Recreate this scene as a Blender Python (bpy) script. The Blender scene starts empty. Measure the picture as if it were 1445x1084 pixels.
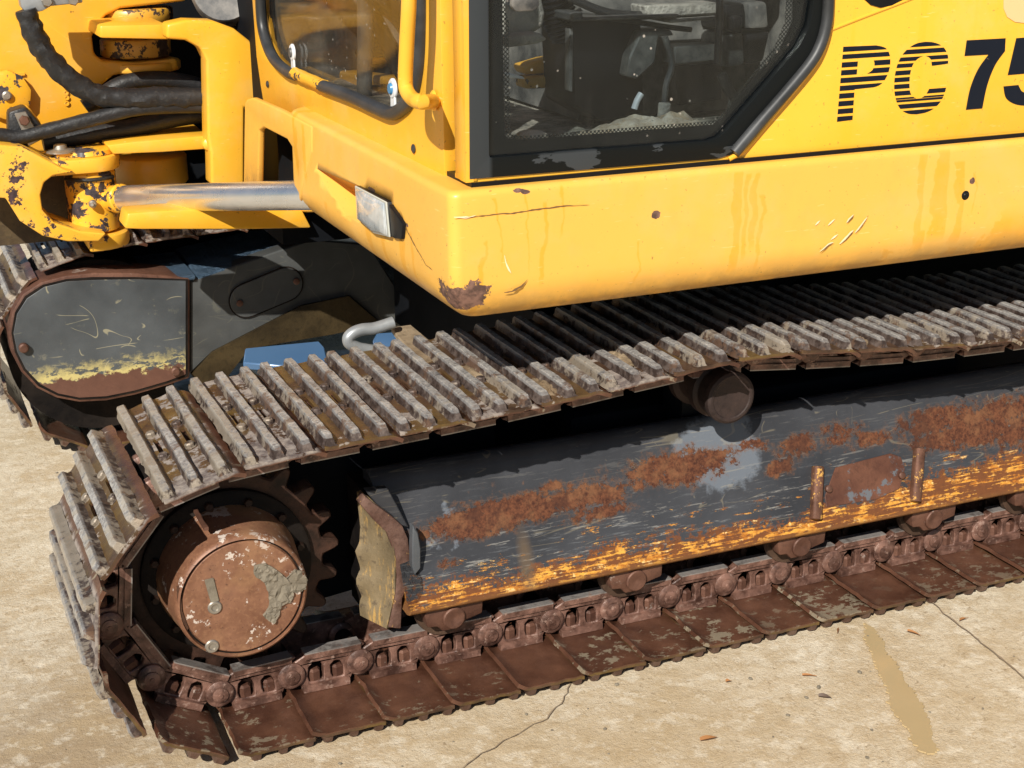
import bpy, bmesh, math, random
from mathutils import Vector, Matrix, noise
from mathutils.geometry import tessellate_polygon
random.seed(7)
S = bpy.context.scene
COL = S.collection

# ------------------------------------------------------------ camera, sky, sun
cam_d = bpy.data.cameras.new('camera')
cam = bpy.data.objects.new('camera', cam_d)
COL.objects.link(cam)
cam_d.sensor_width = 36.0
cam_d.lens = 52.8166
cam_d.clip_start = 0.05
cam_d.clip_end = 500.0
rot = Matrix([[0.9183526, 0.133866, -0.3724357], [-0.3957167, 0.2961795, -0.869302], [-0.0060622, 0.9457048, 0.3249702]])
cam.matrix_world = Matrix.Translation((-0.4960,-2.2776,1.4850)) @ rot.to_4x4()
S.camera = cam

SUN_DIR = Vector((0.87, 1.0, -0.98)).normalized()      # the way the light travels
SUN_EL = math.asin(-SUN_DIR.z)
world = bpy.data.worlds.new('World')
S.world = world
world.use_nodes = True
wn = world.node_tree.nodes
wl = world.node_tree.links
sky = wn.new('ShaderNodeTexSky')
sky.sky_type = 'NISHITA'
sky.sun_disc = False
sky.sun_elevation = SUN_EL
sky.sun_rotation = math.atan2(-SUN_DIR.x, -SUN_DIR.y)
sky.air_density = 1.0
sky.dust_density = 0.6
sky.ozone_density = 2.0
bg = wn.get('Background') or wn.new('ShaderNodeBackground')
bg.inputs['Strength'].default_value = 0.05
wl.new(sky.outputs[0], bg.inputs['Color'])
wo = wn.get('World Output') or wn.new('ShaderNodeOutputWorld')
wl.new(bg.outputs[0], wo.inputs['Surface'])
sun_d = bpy.data.lights.new('sun', 'SUN')
sun_d.energy = 5.0
sun_d.angle = math.radians(0.5)
sun_d.color = (1.0, 0.95, 0.86)
sun = bpy.data.objects.new('sun', sun_d)
sun.rotation_euler = SUN_DIR.to_track_quat('-Z', 'Y').to_euler()
COL.objects.link(sun)
S.view_settings.view_transform = 'Standard'
S.view_settings.look = 'None'
S.view_settings.exposure = 0.34
S.view_settings.gamma = 1.0

# ------------------------------------------------------------ node helpers
class NT:
    def __init__(s, name):
        s.m = bpy.data.materials.new(name); s.m.use_nodes = True
        s.t = s.m.node_tree; s.n = s.t.nodes; s.l = s.t.links
        s.n.clear()
        s.out = s.n.new('ShaderNodeOutputMaterial')
        s.tc = s.n.new('ShaderNodeTexCoord')
        s.oi = None
        s.co = s.tc.outputs['Object']
    def put(s, sock, v):
        if v is None: return
        if isinstance(v, (int, float)): sock.default_value = v
        elif isinstance(v, (tuple, list)):
            if len(sock.default_value) == 4 and len(v) == 3: v = (*v, 1)
            sock.default_value = v
        else: s.l.new(v, sock)
    def rnd_coord(s, k=17.0):
        s.oi = s.n.new('ShaderNodeObjectInfo')
        m = s.math('MULTIPLY', s.oi.outputs['Random'], k)
        c = s.n.new('ShaderNodeCombineXYZ')
        for i in range(3): s.l.new(m, c.inputs[i])
        s.co = s.vadd(s.co, c.outputs[0])
        return s.oi.outputs['Random']
    def vadd(s, a, b):
        n = s.n.new('ShaderNodeVectorMath'); n.operation = 'ADD'; s.put(n.inputs[0], a); s.put(n.inputs[1], b); return n.outputs[0]
    def vscale(s, v, sc=(1, 1, 1), rot=(0, 0, 0), loc=(0, 0, 0)):
        n = s.n.new('ShaderNodeMapping'); s.put(n.inputs[0], v); n.inputs[1].default_value = loc
        n.inputs[2].default_value = rot; n.inputs[3].default_value = sc; return n.outputs[0]
    def noise(s, sc, det=5, rough=.55, dist=0, v=None, off=None):
        n = s.n.new('ShaderNodeTexNoise'); n.inputs['Scale'].default_value = sc; n.inputs['Detail'].default_value = det
        n.inputs['Roughness'].default_value = rough; n.inputs['Distortion'].default_value = dist
        v = v or s.co
        if off: v = s.vadd(v, (off, off * .7, off * 1.3))
        s.l.new(v, n.inputs['Vector']); return n.outputs[0]
    def voro(s, sc, feat='F1', v=None, rnd=1):
        n = s.n.new('ShaderNodeTexVoronoi'); n.feature = feat; n.inputs['Scale'].default_value = sc; n.inputs['Randomness'].default_value = rnd
        s.l.new(v or s.co, n.inputs['Vector']); return n.outputs[0]
    def math(s, op, a, b=None, c=None, cl=False):
        n = s.n.new('ShaderNodeMath'); n.operation = op; n.use_clamp = cl
        s.put(n.inputs[0], a); s.put(n.inputs[1], b); s.put(n.inputs[2], c); return n.outputs[0]
    def step(s, v, lo, hi):
        n = s.n.new('ShaderNodeMapRange'); n.clamp = True
        s.put(n.inputs[0], v); n.inputs[1].default_value = lo; n.inputs[2].default_value = hi
        n.inputs[3].default_value = 0; n.inputs[4].default_value = 1; return n.outputs[0]
    def mul(s, *a):
        r = a[0]
        for b in a[1:]: r = s.math('MULTIPLY', r, b)
        return r
    def add(s, *a):
        r = a[0]
        for b in a[1:]: r = s.math('ADD', r, b)
        return r
    def mx(s, *a):
        r = a[0]
        for b in a[1:]: r = s.math('MAXIMUM', r, b)
        return r
    def inv(s, a): return s.math('SUBTRACT', 1.0, a, cl=True)
    def mix(s, f, a, b):
        n = s.n.new('ShaderNodeMix'); n.data_type = 'RGBA'
        s.put(n.inputs[0], f); s.put(n.inputs[6], a); s.put(n.inputs[7], b); return n.outputs[2]
    def mixf(s, f, a, b):
        n = s.n.new('ShaderNodeMix'); n.data_type = 'FLOAT'
        s.put(n.inputs[0], f); s.put(n.inputs[2], a); s.put(n.inputs[3], b); return n.outputs[0]
    def xyz(s, v=None):
        n = s.n.new('ShaderNodeSeparateXYZ'); s.l.new(v or s.tc.outputs['Object'], n.inputs[0]); return n.outputs
    def normal(s):
        g = s.n.new('ShaderNodeNewGeometry'); return s.xyz(g.outputs['True Normal'])
    def spot(s, p, r, soft=.25, nz=None, amp=1.0, sc=(1, 1, 1)):
        """noise-edged patch of radius r round a place on the thing"""
        n = s.n.new('ShaderNodeVectorMath'); n.operation = 'SUBTRACT'
        s.l.new(s.tc.outputs['Object'], n.inputs[0]); n.inputs[1].default_value = p
        m = s.n.new('ShaderNodeVectorMath'); m.operation = 'MULTIPLY'; s.l.new(n.outputs[0], m.inputs[0]); m.inputs[1].default_value = sc
        l = s.n.new('ShaderNodeVectorMath'); l.operation = 'LENGTH'; s.l.new(m.outputs[0], l.inputs[0])
        d = s.math('DIVIDE', l.outputs['Value'], r)
        if nz is not None: d = s.math('ADD', d, s.math('MULTIPLY', s.math('SUBTRACT', nz, .5), amp * 3))
        return s.inv(s.step(d, 1 - soft, 1 + soft))
    def lines(s, sc, w, off=0, v=None, det=1, mask=.5):
        n = s.noise(sc, det, .5, v=v, off=off, dist=.6)
        l = s.inv(s.step(s.math('ABSOLUTE', s.math('SUBTRACT', n, .5)), w * .5, w))
        return s.mul(l, s.step(s.noise(sc * 1.4, 3, .5, off=off + 5.3), mask, mask + .03))
    def drip(s, x, x0, w, z0, z1, wob):
        d = s.math('ABSOLUTE', s.math('SUBTRACT', s.math('ADD', x, s.mul(s.math('SUBTRACT', wob, .5), .085)), x0))
        ww = s.math('MULTIPLY', s.math('ADD', s.mul(s.math('SUBTRACT', wob, .5), 3.0), 1.0), w)
        m = s.inv(s.step(s.math('SUBTRACT', d, ww), -.0012, .0004))
        z = s.xyz()[2]
        return s.mul(m, s.inv(s.step(z, z1, z1 + .004)), s.step(z, z0 - .01, z0 + .01))
    def bump(s, h, st=.5, d=.002, n0=None):
        b = s.n.new('ShaderNodeBump'); b.inputs['Strength'].default_value = st; b.inputs['Distance'].default_value = d
        s.put(b.inputs['Height'], h)
        if n0: s.l.new(n0, b.inputs['Normal'])
        return b.outputs[0]
    def bsdf(s, col, rough=.5, metal=0, spec=.5, nrm=None, coat=0, trans=0, ior=None, coat_rough=.1):
        p = s.n.new('ShaderNodeBsdfPrincipled')
        s.put(p.inputs['Base Color'], col); s.put(p.inputs['Roughness'], rough); s.put(p.inputs['Metallic'], metal)
        s.put(p.inputs['Specular IOR Level'], spec); s.put(p.inputs['Coat Weight'], coat); s.put(p.inputs['Transmission Weight'], trans)
        p.inputs['Coat Roughness'].default_value = coat_rough
        if ior: p.inputs['IOR'].default_value = ior
        if nrm is not None: s.l.new(nrm, p.inputs['Normal'])
        return p.outputs[0]
    def end(s, sh):
        s.l.new(sh, s.out.inputs['Surface']); return s.m

def mat_yellow(name, base, faded, drips=0.0, runs=(), fruns=(), chips=.0, chipcol=(.045, .022, .015), foot=False, spots=(), grime=.3, rough=.38, fade_lo=.35, big=2.2):
    t = NT(name)
    n1 = t.noise(big, 4, .5); n2 = t.noise(14, 6, .6); n3 = t.noise(70, 4, .6)
    col = t.mix(t.step(t.add(n1, t.mul(n2, .3)), fade_lo, fade_lo + .35), base, faded)
    if drips:
        # old water runs: narrow in the horizontal directions, long in z
        v = t.vscale(t.co, (9, 9, .55)); r1 = t.noise(1.6, 3, .5, v=v)
        v2 = t.vscale(t.co, (38, 38, .9)); r2 = t.noise(1.0, 2, .5, v=v2)
        m = t.mul(t.step(r1, .60, .62), t.step(t.noise(3, 2, v=t.vscale(t.co, (1, 1, .6)), off=3), .45, .52))
        m = t.mx(m, t.mul(t.step(r2, .70, .72), .8))
        col = t.mix(t.mul(m, drips), col, (.82, .40, .012))
    if runs:
        X_, Y_, Z_ = t.xyz(); wob = t.noise(7, 4, .55, v=t.vscale(t.co, (1.2, 1.2, 1)), off=13); wob2 = t.noise(26, 4, .6, off=3)
        wb = t.add(t.mul(wob, .8), t.mul(wob2, .2)); onside = t.inv(t.step(Y_, -.005, .0)); m = None
        for (x0, w, z0, z1) in runs:
            q = t.mul(t.drip(X_, x0, w, z0, z1, wb), onside); m = q if m is None else t.mx(m, q)
        for (y0, w, z0, z1) in fruns:
            q = t.mul(t.drip(Y_, y0, w, z0, z1, wb), t.inv(onside)); m = t.mx(m, q)
        # wetter patch low on the right
        m = t.mx(m, t.mul(t.step(t.add(t.noise(5, 6, .6, off=21), t.mul(t.step(X_, 1.35, 1.6), .12)), .62, .63), t.inv(t.step(Z_, .83, .86)), onside))
        col = t.mix(t.mul(m, .60), col, (.76, .34, .010))
    if foot:
        fz = t.xyz()[2]; fm = t.mul(t.inv(t.step(fz, .757, .815)), t.step(t.add(n2, t.mul(n3, .3)), .52, .72))
        col = t.mix(t.mul(fm, .65), col, (.30, .17, .06))
        fm2 = t.mul(t.inv(t.step(t.add(fz, t.mul(n2, .05)), .785, .80)), t.step(t.noise(40, 8, .75, off=14), .57, .6))
        col = t.mix(t.mul(fm2, .7), col, (.12, .06, .03))
    # dusty grime, fine specks
    col = t.mix(t.mul(t.step(n2, .55, .8), grime), col, (.42, .25, .07))
    col = t.mix(t.mul(t.step(t.noise(160, 2), .70, .74), .6), col, (.16, .08, .03))
    # faint hairline scratches
    sv = t.vscale(t.co, (8, 8, 90), rot=(.3, .5, .2)); sc = t.step(t.noise(3, 2, v=sv), .715, .73)
    col = t.mix(t.mul(sc, .35), col, (.95, .70, .30))
    film = t.step(t.noise(4.5, 8, .72, off=44), .50, .68); col = t.mix(t.mul(film, .30), col, (.68, .45, .17))
    scuff = t.step(t.noise(3, 6, .75, v=t.vscale(t.co, (12, 12, 60), rot=(.2, .3, .1)), off=51), .66, .70); col = t.mix(t.mul(scuff, .30), col, (.50, .28, .06))
    rg = t.mixf(film, t.mixf(n2, rough - .08, rough + .14), .62)
    h = t.add(t.mul(n3, .25), t.mul(t.noise(5, 3, .5, off=60), 2.2))
    cm = None
    if chips:
        a = t.noise(17, 8, .68, off=5); b = t.noise(60, 5, .65, off=9)
        cm = t.step(t.add(t.mul(a, .72), t.mul(b, .28)), .62 - chips * .1, .628 - chips * .1)
    nz = t.noise(30, 8, .7, off=2)
    for (p, r, sc3) in spots:
        q = t.spot(p, r, .04, nz, 1.1, sc3)
        cm = q if cm is None else t.mx(cm, q)
    if cm is not None:
        rustc = t.mix(t.step(n3, .4, .6), chipcol, tuple(c * 2.6 for c in chipcol))
        col = t.mix(cm, col, rustc)
        rg = t.mixf(cm, rg, .7)
        h = t.add(h, t.mul(cm, -1.3))
    return t.end(t.bsdf(col, rg, 0, .5, t.bump(h, .35, .0012), coat=.10, coat_rough=.25))

def mat_rust(name, a=(.10, .045, .03), b=(.22, .10, .06), pale=None, wet=.35, metal=.3, pale_amt=.5, scale=1.0, bumpst=.6, spec=.5):
    t = NT(name); t.rnd_coord()
    n1 = t.noise(9 * scale, 8, .62); n2 = t.noise(60 * scale, 6, .65); n3 = t.noise(220 * scale, 3, .6)
    col = t.mix(t.step(n1, .35, .65), a, b)
    col = t.mix(t.mul(t.step(n2, .5, .7), .5), col, tuple(c * .45 for c in a))
    rg = t.mixf(n1, wet, wet + .3)
    if pale:
        pm = t.step(t.add(t.mul(t.noise(14 * scale, 8, .7, off=4), .7), t.mul(n2, .3)), .60 - pale_amt * .12, .63 - pale_amt * .12)
        col = t.mix(t.mul(pm, .85), col, pale); rg = t.mixf(pm, rg, .85)
    h = t.add(t.mul(n1, .5), t.mul(n2, .5), t.mul(n3, .25))
    return t.end(t.bsdf(col, rg, metal, spec, t.bump(h, bumpst, .003)))

RUST_SPOTS = [(x_, z_, r_, a_, b_) for (x_, z_, r_, a_, b_) in ((.46, .302, .036, .55, 1), (.56, .312, .040, .5, 1), (.70, .318, .045, .6, 1), (.73, .285, .03, .6, 1.3), (.88, .345, .050, .5, 1.0), (.99, .350, .035, .6, 1), (.64, .345, .016, .8, 1), (1.10, .358, .022, .7, 1), (1.21, .345, .030, .8, .9), (1.30, .352, .040, .6, 1), (1.37, .335, .03, .7, 1.2), (1.56, .352, .045, .5, 1), (1.72, .345, .06, .5, 1), (1.66, .30, .05, .45, 1.2), (1.83, .29, .07, .5, 1), (.40, .245, .018, 1, 1), (1.15, .305, .02, 1, 1))]
M = {}
def build_materials():
    M['yellow'] = mat_yellow('yellow_paint', (.78, .375, .012), (.82, .425, .035), drips=.35, grime=.12)
    M['yellow_skirt'] = mat_yellow('yellow_skirt_paint', (.79, .385, .026), (.82, .435, .072), drips=0, runs=RUNS, fruns=FRUNS, foot=True, chipcol=(.085, .045, .033), grime=.18, fade_lo=.18, spots=[
        (*[(0.4851,-0.0300,0.9792)], .012, (.6, 1, 2.2)), (*[(0.7432,-0.0300,0.9157)], .013, (1, 1, .9)), (*[(0.7144,-0.0300,0.7934)], .011, (.8, 1, 1)),
        (*[(1.4202,-0.0300,0.9167)], .012, (1, 1, 1)),
        (*[(0.3764,-0.0200,0.8095)], .030, (.6, 1, 1.0)), (*[(0.3529,-0.0300,0.8366)], .020, (1.6, 1, .6)), (*[(0.4935,-0.0300,0.8183)], .018, (.7, 1, 2.5)),
        (*[(0.3600,0.2332,0.8958)], .020, (1, .8, 1.4)), (*[(0.3600,0.4895,0.9138)], .014, (1, .5, 1.4)), (*[(0.3600,0.7070,0.9041)], .010, (1, .4, 1.8)),
        (*[(0.3600,0.0286,0.9433)], .020, (1, 1.2, .8)), (*[(0.3600,0.0944,0.8330)], .013, (1, 1, 1))][:0] + SPOTS_SKIRT)
    M['yellow_worn'] = mat_yellow('chipped_yellow_paint', (.78, .375, .012), (.82, .43, .035), chips=.62, chipcol=(.03, .016, .018), grime=.25)
    M['yellow_flaked'] = mat_yellow('flaked_yellow_paint', (.78, .375, .012), (.80, .41, .028), chips=1.15, chipcol=(.022, .017, .02), grime=.3)
    M['yellow_boom'] = mat_yellow('boom_yellow_paint', (.74, .35, .010), (.80, .41, .04), chips=-.1, grime=.35, fade_lo=.45)
    M['yellow_dirty'] = mat_yellow('oily_yellow_paint', (.55, .26, .012), (.62, .33, .04), chips=1.0, chipcol=(.03, .018, .012), grime=.8)

    # dark grey paint of the track frame: yellow undercoat and rust come through along the lower edge
    t = NT('scraped_grey_frame_paint')
    x, y, z = t.xyz()
    n1 = t.noise(5, 8, .62, dist=.3); n2 = t.noise(24, 8, .70, off=3); n3 = t.noise(90, 6, .7); n4 = t.noise(9, 8, .68, off=15)
    sv = t.vscale(t.co, (3.0, 34, 34), rot=(0, .09, 0)); s1 = t.noise(3.0, 7, .74, v=sv)
    sv2 = t.vscale(t.co, (5, 70, 70), rot=(0, -.35, 0)); s2 = t.noise(3, 4, .65, v=sv2)
    col = t.mix(t.step(n1, .3, .7), (.028, .029, .033), (.054, .056, .063))
    # blotches of bare pale primer
    pb = t.mx(t.step(t.noise(3.6, 7, .62, off=8), .615, .635), t.mx(t.spot((1.02, .15, .355), .075, .10, n2, .45, (.9, .3, 1)), t.spot((.955, .15, .375), .04, .10, n2, .45, (.8, .3, 1.6))))
    col = t.mix(t.mul(pb, .75), col, (.145, .165, .195))
    # scrapes: fine pale lines, denser low down
    lowz = t.inv(t.step(z, .20, .34)); lowz2 = t.inv(t.step(z, .19, .27))
    sm = t.step(t.add(t.mul(s1, .6), t.mul(s2, .4)), .560, .585)
    col = t.mix(t.mul(sm, t.mixf(lowz, .12, .9)), col, (.26, .25, .23))
    fs_ = t.step(t.noise(3, 7, .8, v=t.vscale(t.co, (4, 50, 50), rot=(0, .22, 0)), off=81), .56, .62); col = t.mix(t.mul(fs_, t.mixf(lowz, .10, .5)), col, (.17, .18, .19))
    ln = t.mx(t.lines(6, .006, 2, v=t.vscale(t.co, (.35, 3, 3)), mask=.52), t.lines(8, .006, 9, v=t.vscale(t.co, (.25, 3, 3), rot=(0, .35, 0)), mask=.53), t.lines(16, .012, 6, mask=.60))
    col = t.mix(t.mul(ln, .16), col, (.45, .38, .24))
    # yellow and orange undercoat torn open along the lower edge
    n6_ = t.noise(38, 8, .80, off=77, v=t.vscale(t.co, (.45, 1, 1), rot=(0, .08, 0)))
    right = t.step(x, 1.15, 1.75)
    band = t.inv(t.step(t.add(z, t.mul(right, -.050), t.mul(t.math('SUBTRACT', t.noise(3.2, 4, .6, off=40), .5), .16)), .175, .275))
    ub = t.add(t.mul(band, .40), t.mul(s1, .26), t.mul(n3, .20), t.mul(n2, .26), t.mul(n4, .22))
    chips = t.mul(t.step(t.add(t.mul(n6_, .50), t.mul(s1, .30), t.mul(t.inv(t.step(z, .21, .34)), .10), t.mul(right, .02)), .520, .535), t.inv(t.step(z, .30, .36)))
    under = t.mx(t.step(ub, .755, .775), t.mul(chips, .85))
    s5 = t.noise(3.0, 7, .74, v=t.vscale(t.co, (9, 26, 26), rot=(0, .09, 0)), off=7)
    oc = t.mix(t.step(s5, .42, .60), (.36, .125, .018), (.66, .33, .055))
    oc = t.mix(t.mul(t.step(t.add(t.mul(n3, .5), t.mul(s1, .5)), .55, .60), .8), oc, (.80, .58, .26))
    oc = t.mix(t.step(t.add(t.mul(t.noise(34, 7, .75, off=6), .5), t.mul(s2, .5), t.mul(right, .02)), .47, .51), oc, t.mix(n3, (.20, .07, .02), (.07, .028, .016)))
    col = t.mix(under, col, oc)
    halo = t.mul(t.step(ub, .70, .745), t.inv(under))
    col = t.mix(t.mul(halo, t.step(n3, .46, .52)), col, (.15, .055, .022))
    # rust patches, each with a torn edge, over a loose belt
    spots = None
    for (px_, pz_, r_, sx_, sz_) in RUST_SPOTS:
        q = t.spot((px_, .105 + (pz_ - .175) * .408, pz_), r_ * 1.0, .8, t.add(t.mul(n2, .5), t.mul(n4, .5)), 1.3, (sx_ * .62, .3, sz_ * 1.35)); spots = q if spots is None else t.mx(spots, q)
    belt = t.math('SUBTRACT', 1, t.math('ABSOLUTE', t.math('DIVIDE', t.math('SUBTRACT', z, .315), .075)), cl=True)
    n6 = t.noise(45, 8, .78, off=71)
    rf = t.add(t.mul(spots, .17), t.mul(belt, .06), t.mul(n4, .26), t.mul(n2, .27), t.mul(n6, .36))
    rf = t.add(rf, t.mul(t.math('SUBTRACT', t.noise(7, 4, .6, off=91, v=t.vscale(t.co, (.8, 1, 1))), .5), .22))
    rp = t.step(rf, .588, .598)
    rthin = t.mul(t.step(rf, .545, .585), t.step(n3, .40, .60))
    col = t.mix(t.mul(rthin, .55), col, (.17, .085, .045))
    n5 = t.noise(200, 5, .75)
    rc = t.mix(t.step(t.add(t.mul(n3, .5), t.mul(n5, .5)), .42, .58), (.045, .016, .010), (.135, .050, .024))
    rc = t.mix(t.mul(t.step(n2, .5, .62), .5), rc, (.20, .095, .045)); rc = t.mix(t.mul(t.step(n4, .55, .6), .6), rc, (.055, .022, .014))
    col = t.mix(rp, col, rc)
    fringe = t.mul(t.lines(14, .05, 3, mask=.45), t.step(n2, .5, .54), t.inv(t.step(z, .31, .35)))
    edge = t.step(t.inv(t.step(z, .168, .186)), .3, .9)
    col = t.mix(t.mul(edge, .8), col, t.mix(n2, (.10, .042, .018), (.30, .14, .05)))
    mr = t.mul(t.spot((.56, .13, .215), .04, .5, n2, .3, (3.0, .4, .7)), .55)
    col = t.mix(mr, col, (.14, .095, .055))
    rg = t.mixf(t.mx(rp, under), .36, .75)
    h = t.add(t.mul(rp, .8), t.mul(under, -.5), t.mul(n3, .3), t.mul(n2, .25))
    M['frame'] = t.end(t.bsdf(col, rg, 0, .22, t.bump(h, .6, .0018)))

    # plain dark grey paint, scratched
    def grey(name, scr, rust_lo=None, base=(.05, .055, .062), wet=.3, mudtop=0):
        t = NT(name)
        x, y, z = t.xyz()
        n1 = t.noise(6, 7, .6); n2 = t.noise(30, 7, .68, off=3); n3 = t.noise(110, 4, .6)
        col = t.mix(t.step(n1, .3, .7), base, tuple(c * 1.9 for c in base))
        v1 = t.vscale(t.co, (2.2, 30, 46), rot=(0, .12, 0)); v2 = t.vscale(t.co, (30, 30, 3), rot=(0, .6, 0)); v3 = t.vscale(t.co, (3, 30, 40), rot=(0, -.7, 0))
        s = t.mx(t.lines(6, .007, 1, v=t.vscale(t.co, (.45, 3, 2.2)), mask=.52), t.mx(t.lines(9, .008, 4, v=t.vscale(t.co, (1, 2, 1.2)), mask=.56), t.lines(5, .005, 8, v=t.vscale(t.co, (1, 2, 1), rot=(0, .6, 0)), mask=.50)))
        s = t.mx(s, t.mul(t.step(n2, .60, .66), t.step(t.noise(5, 4, off=31), .5, .6), .35))
        col = t.mix(t.mul(s, scr * .7), col, (.42, .38, .24))
        rg = t.mixf(n1, wet, wet + .25)
        if rust_lo is not None:
            k = t.add(z, t.mul(t.math('SUBTRACT', n2, .5), .10))
            rl = t.inv(t.step(k, rust_lo, rust_lo + .006)); yl = t.mul(t.inv(t.step(k, rust_lo + .012, rust_lo + .05)), t.step(t.noise(60, 6, .75, v=t.vscale(t.co, (.5, 1, 1))), .44, .5))
            col = t.mix(yl, col, (.50, .42, .17)); col = t.mix(rl, col, t.mix(n2, (.07, .03, .022), (.16, .075, .05)))
        h = t.add(t.mul(n2, .3), t.mul(n3, .2))
        if mudtop:
            mud = t.noise(26, 9, .75, dist=.5)
            h = t.add(h, t.mul(mud, mudtop)); rg = .35
        return t.end(t.bsdf(col, rg, .5 if mudtop else 0, .5, t.bump(h, .5 if not mudtop else 1.0, .002 if not mudtop else .012)))
    M['grey'] = grey('dark_grey_paint', .25)
    M['grey_cover'] = grey('scratched_grey_cover_paint', .75, rust_lo=.225, base=(.045, .050, .054))
    M['grey_far'] = grey('muddy_dark_grey_paint', .12, base=(.04, .042, .042), mudtop=0)
    M['sky_tinted_mud'] = grey('sky_tinted_muddy_paint', .1, base=(.05, .085, .13), wet=.2, mudtop=2.0)  # muddy relief; base tinted blue to carry the sky's reflection
    M['black_steel'] = mat_rust('grimy_dark_steel', (.006, .005, .005), (.020, .015, .012), wet=.5, metal=0, spec=.12, pale=(.05, .04, .03), pale_amt=-.6)
    M['rust'] = mat_rust('rusty_steel', (.080, .034, .022), (.165, .078, .050), pale=(.34, .28, .24), pale_amt=.1, wet=.42)
    M['sprocket'] = mat_rust('oily_sprocket_steel', (.012, .007, .005), (.060, .028, .018), wet=.4, metal=0, spec=.25, scale=2.0)
    M['bar_rust'] = mat_rust('chipped_guide_bar', (.09, .038, .022), (.17, .08, .05), pale=(.70, .40, .10), pale_amt=.35, wet=.5, scale=3)
    M['rust_wet'] = mat_rust('wet_rusty_steel', (.045, .020, .013), (.10, .048, .030), pale=(.27, .19, .14), pale_amt=-.3, wet=.22)
    M['brown_dirty'] = mat_rust('mud_stained_steel', (.05, .032, .015), (.12, .08, .032), pale=(.22, .16, .07), pale_amt=.2, wet=.45, metal=0)

    # final drive cover: brick-brown rust with white paint flecks
    t = NT('rusty_drive_cover')
    n1 = t.noise(12, 8, .6); n2 = t.noise(55, 7, .7, off=2); n3 = t.noise(150, 4, .6)
    col = t.mix(t.step(n1, .35, .65), (.135, .056, .030), (.26, .125, .072))
    col = t.mix(t.mul(t.step(n3, .5, .7), .5), col, (.33, .17, .09))
    X_, Y_, Z_ = t.xyz(); col = t.mix(t.step(t.add(t.mul(t.noise(20, 7, .7, off=9), .5), t.mul(n2, .5), t.mul(t.step(t.add(X_, Z_), .20, .42), .045)), .595, .605), col, (.58, .50, .44))
    col = t.mix(t.mul(t.step(t.noise(90, 5, .75, off=19), .60, .64), .7), col, (.05, .022, .015))
    col = t.mix(t.mul(t.step(n1, .6, .75), .6), col, (.07, .03, .022))
    col = t.mix(t.mul(t.step(t.noise(7, 7, .6, off=20), .5, .62), .55), col, (.36, .20, .10))
    M['drive'] = t.end(t.bsdf(col, t.mixf(n1, .38, .65), .15, .5, t.bump(t.add(t.mul(n2, .5), t.mul(n3, .4)), .45, .0018)))
    M['mud_tan'] = mat_rust('gritty_tan_mud', (.13, .085, .045), (.33, .25, .16), wet=.6, metal=0, bumpst=.9, pale=(.45, .36, .22), pale_amt=.1)
    M['dry_mud'] = mat_rust('dried_grey_mud', (.15, .125, .09), (.27, .235, .18), wet=.8, metal=0, bumpst=.9)

    # track shoes: rusty plate with wet brown mud in the valleys and pale scuffed steel on the grouser bars
    def shoe(name, kind):
        t = NT(name)
        rnd = t.rnd_coord(31.0)
        x, y, z = t.xyz()
        n1 = t.noise(13, 8, .62); n2 = t.noise(45, 7, .68, off=3); n3 = t.noise(190, 3, .6)
        big = t.noise(5, 5, .55, off=7)
        lx, ly, lz = t.xyz(t.oi.outputs['Location'] if kind == 'plate' else t.tc.outputs['Object'])
        if kind != 'plate': lx, ly, lz = t.xyz(t.oi.outputs['Location'])
        dusty = t.mul(t.inv(t.step(lx, -.02, .20)), t.step(lz, .06, .20))
        ground_run = t.inv(t.step(lz, .05, .12))
        if kind == 'plate':
            brown = t.mix(t.step(n1, .38, .62), (.035, .018, .011), (.095, .052, .029))
            wetbr = t.mix(t.step(t.add(t.mul(big, .7), t.mul(n2, .3)), .46, .60), brown, (.125, .075, .022))
            dust = t.mix(t.step(n2, .4, .6), (.11, .088, .085), (.33, .285, .25))
            m = t.step(t.add(t.mul(n1, .5), t.mul(n2, .35), t.mul(rnd, .16), t.mul(t.inv(t.step(y, .0, .12)), .07), t.mul(dusty, .085), t.mul(ground_run, -.4)), .615, .635)
            col = t.mix(t.mul(m, .85), wetbr, dust)
            inner = t.inv(t.step(z, .0005, .004))     # the link side is smooth wet rust
            pale = t.step(t.add(t.mul(t.noise(26, 8, .72, off=4, v=t.vscale(t.co, (1, 1.4, 1))), .75), t.mul(rnd, .05), t.mul(t.inv(t.step(y, .02, .14)), .04), t.mul(t.step(lx, .5, 1.3), .03)), .492, .505)
            ib = t.mix(t.step(n1, .35, .68), (.055, .022, .013), (.125, .056, .033))
            ib = t.mix(t.mul(pale, t.mul(t.step(rnd, .15, .9), .8)), ib, (.26, .22, .155))
            col = t.mix(inner, col, ib)
            rg = t.mixf(t.mul(m, t.inv(inner)), .30, .85)
            h = t.add(t.mul(n1, .7), t.mul(n2, .5), t.mul(n3, .2))
            return t.end(t.bsdf(col, rg, .05, .5, t.bump(h, .55, .004)))
        grey_ = t.mix(t.step(t.add(t.mul(n1, .6), t.mul(n3, .4)), .38, .62), (.15, .140, .138), (.33, .31, .295))
        top = t.step(z, .016, .0225)
        low = t.mix(t.step(n2, .4, .6), (.045, .030, .025), (.15, .115, .10))
        col = t.mix(t.step(t.add(top, t.mul(t.math('SUBTRACT', n2, .5), .9)), .35, .65), low, grey_)
        ridge = t.mul(t.step(z, .0225, .0255), t.step(t.add(t.mul(n2, .6), t.mul(n3, .4)), .40, .56)); col = t.mix(t.mul(ridge, .85), col, (.66, .63, .58))
        col = t.mix(t.mul(t.step(t.noise(22, 7, .7, off=6), .56, .60), .7), col, (.16, .09, .055))
        sand = t.step(t.add(t.mul(n2, .5), t.mul(big, .5), t.mul(rnd, .08), t.mul(dusty, .08)), .585, .63)
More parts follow.
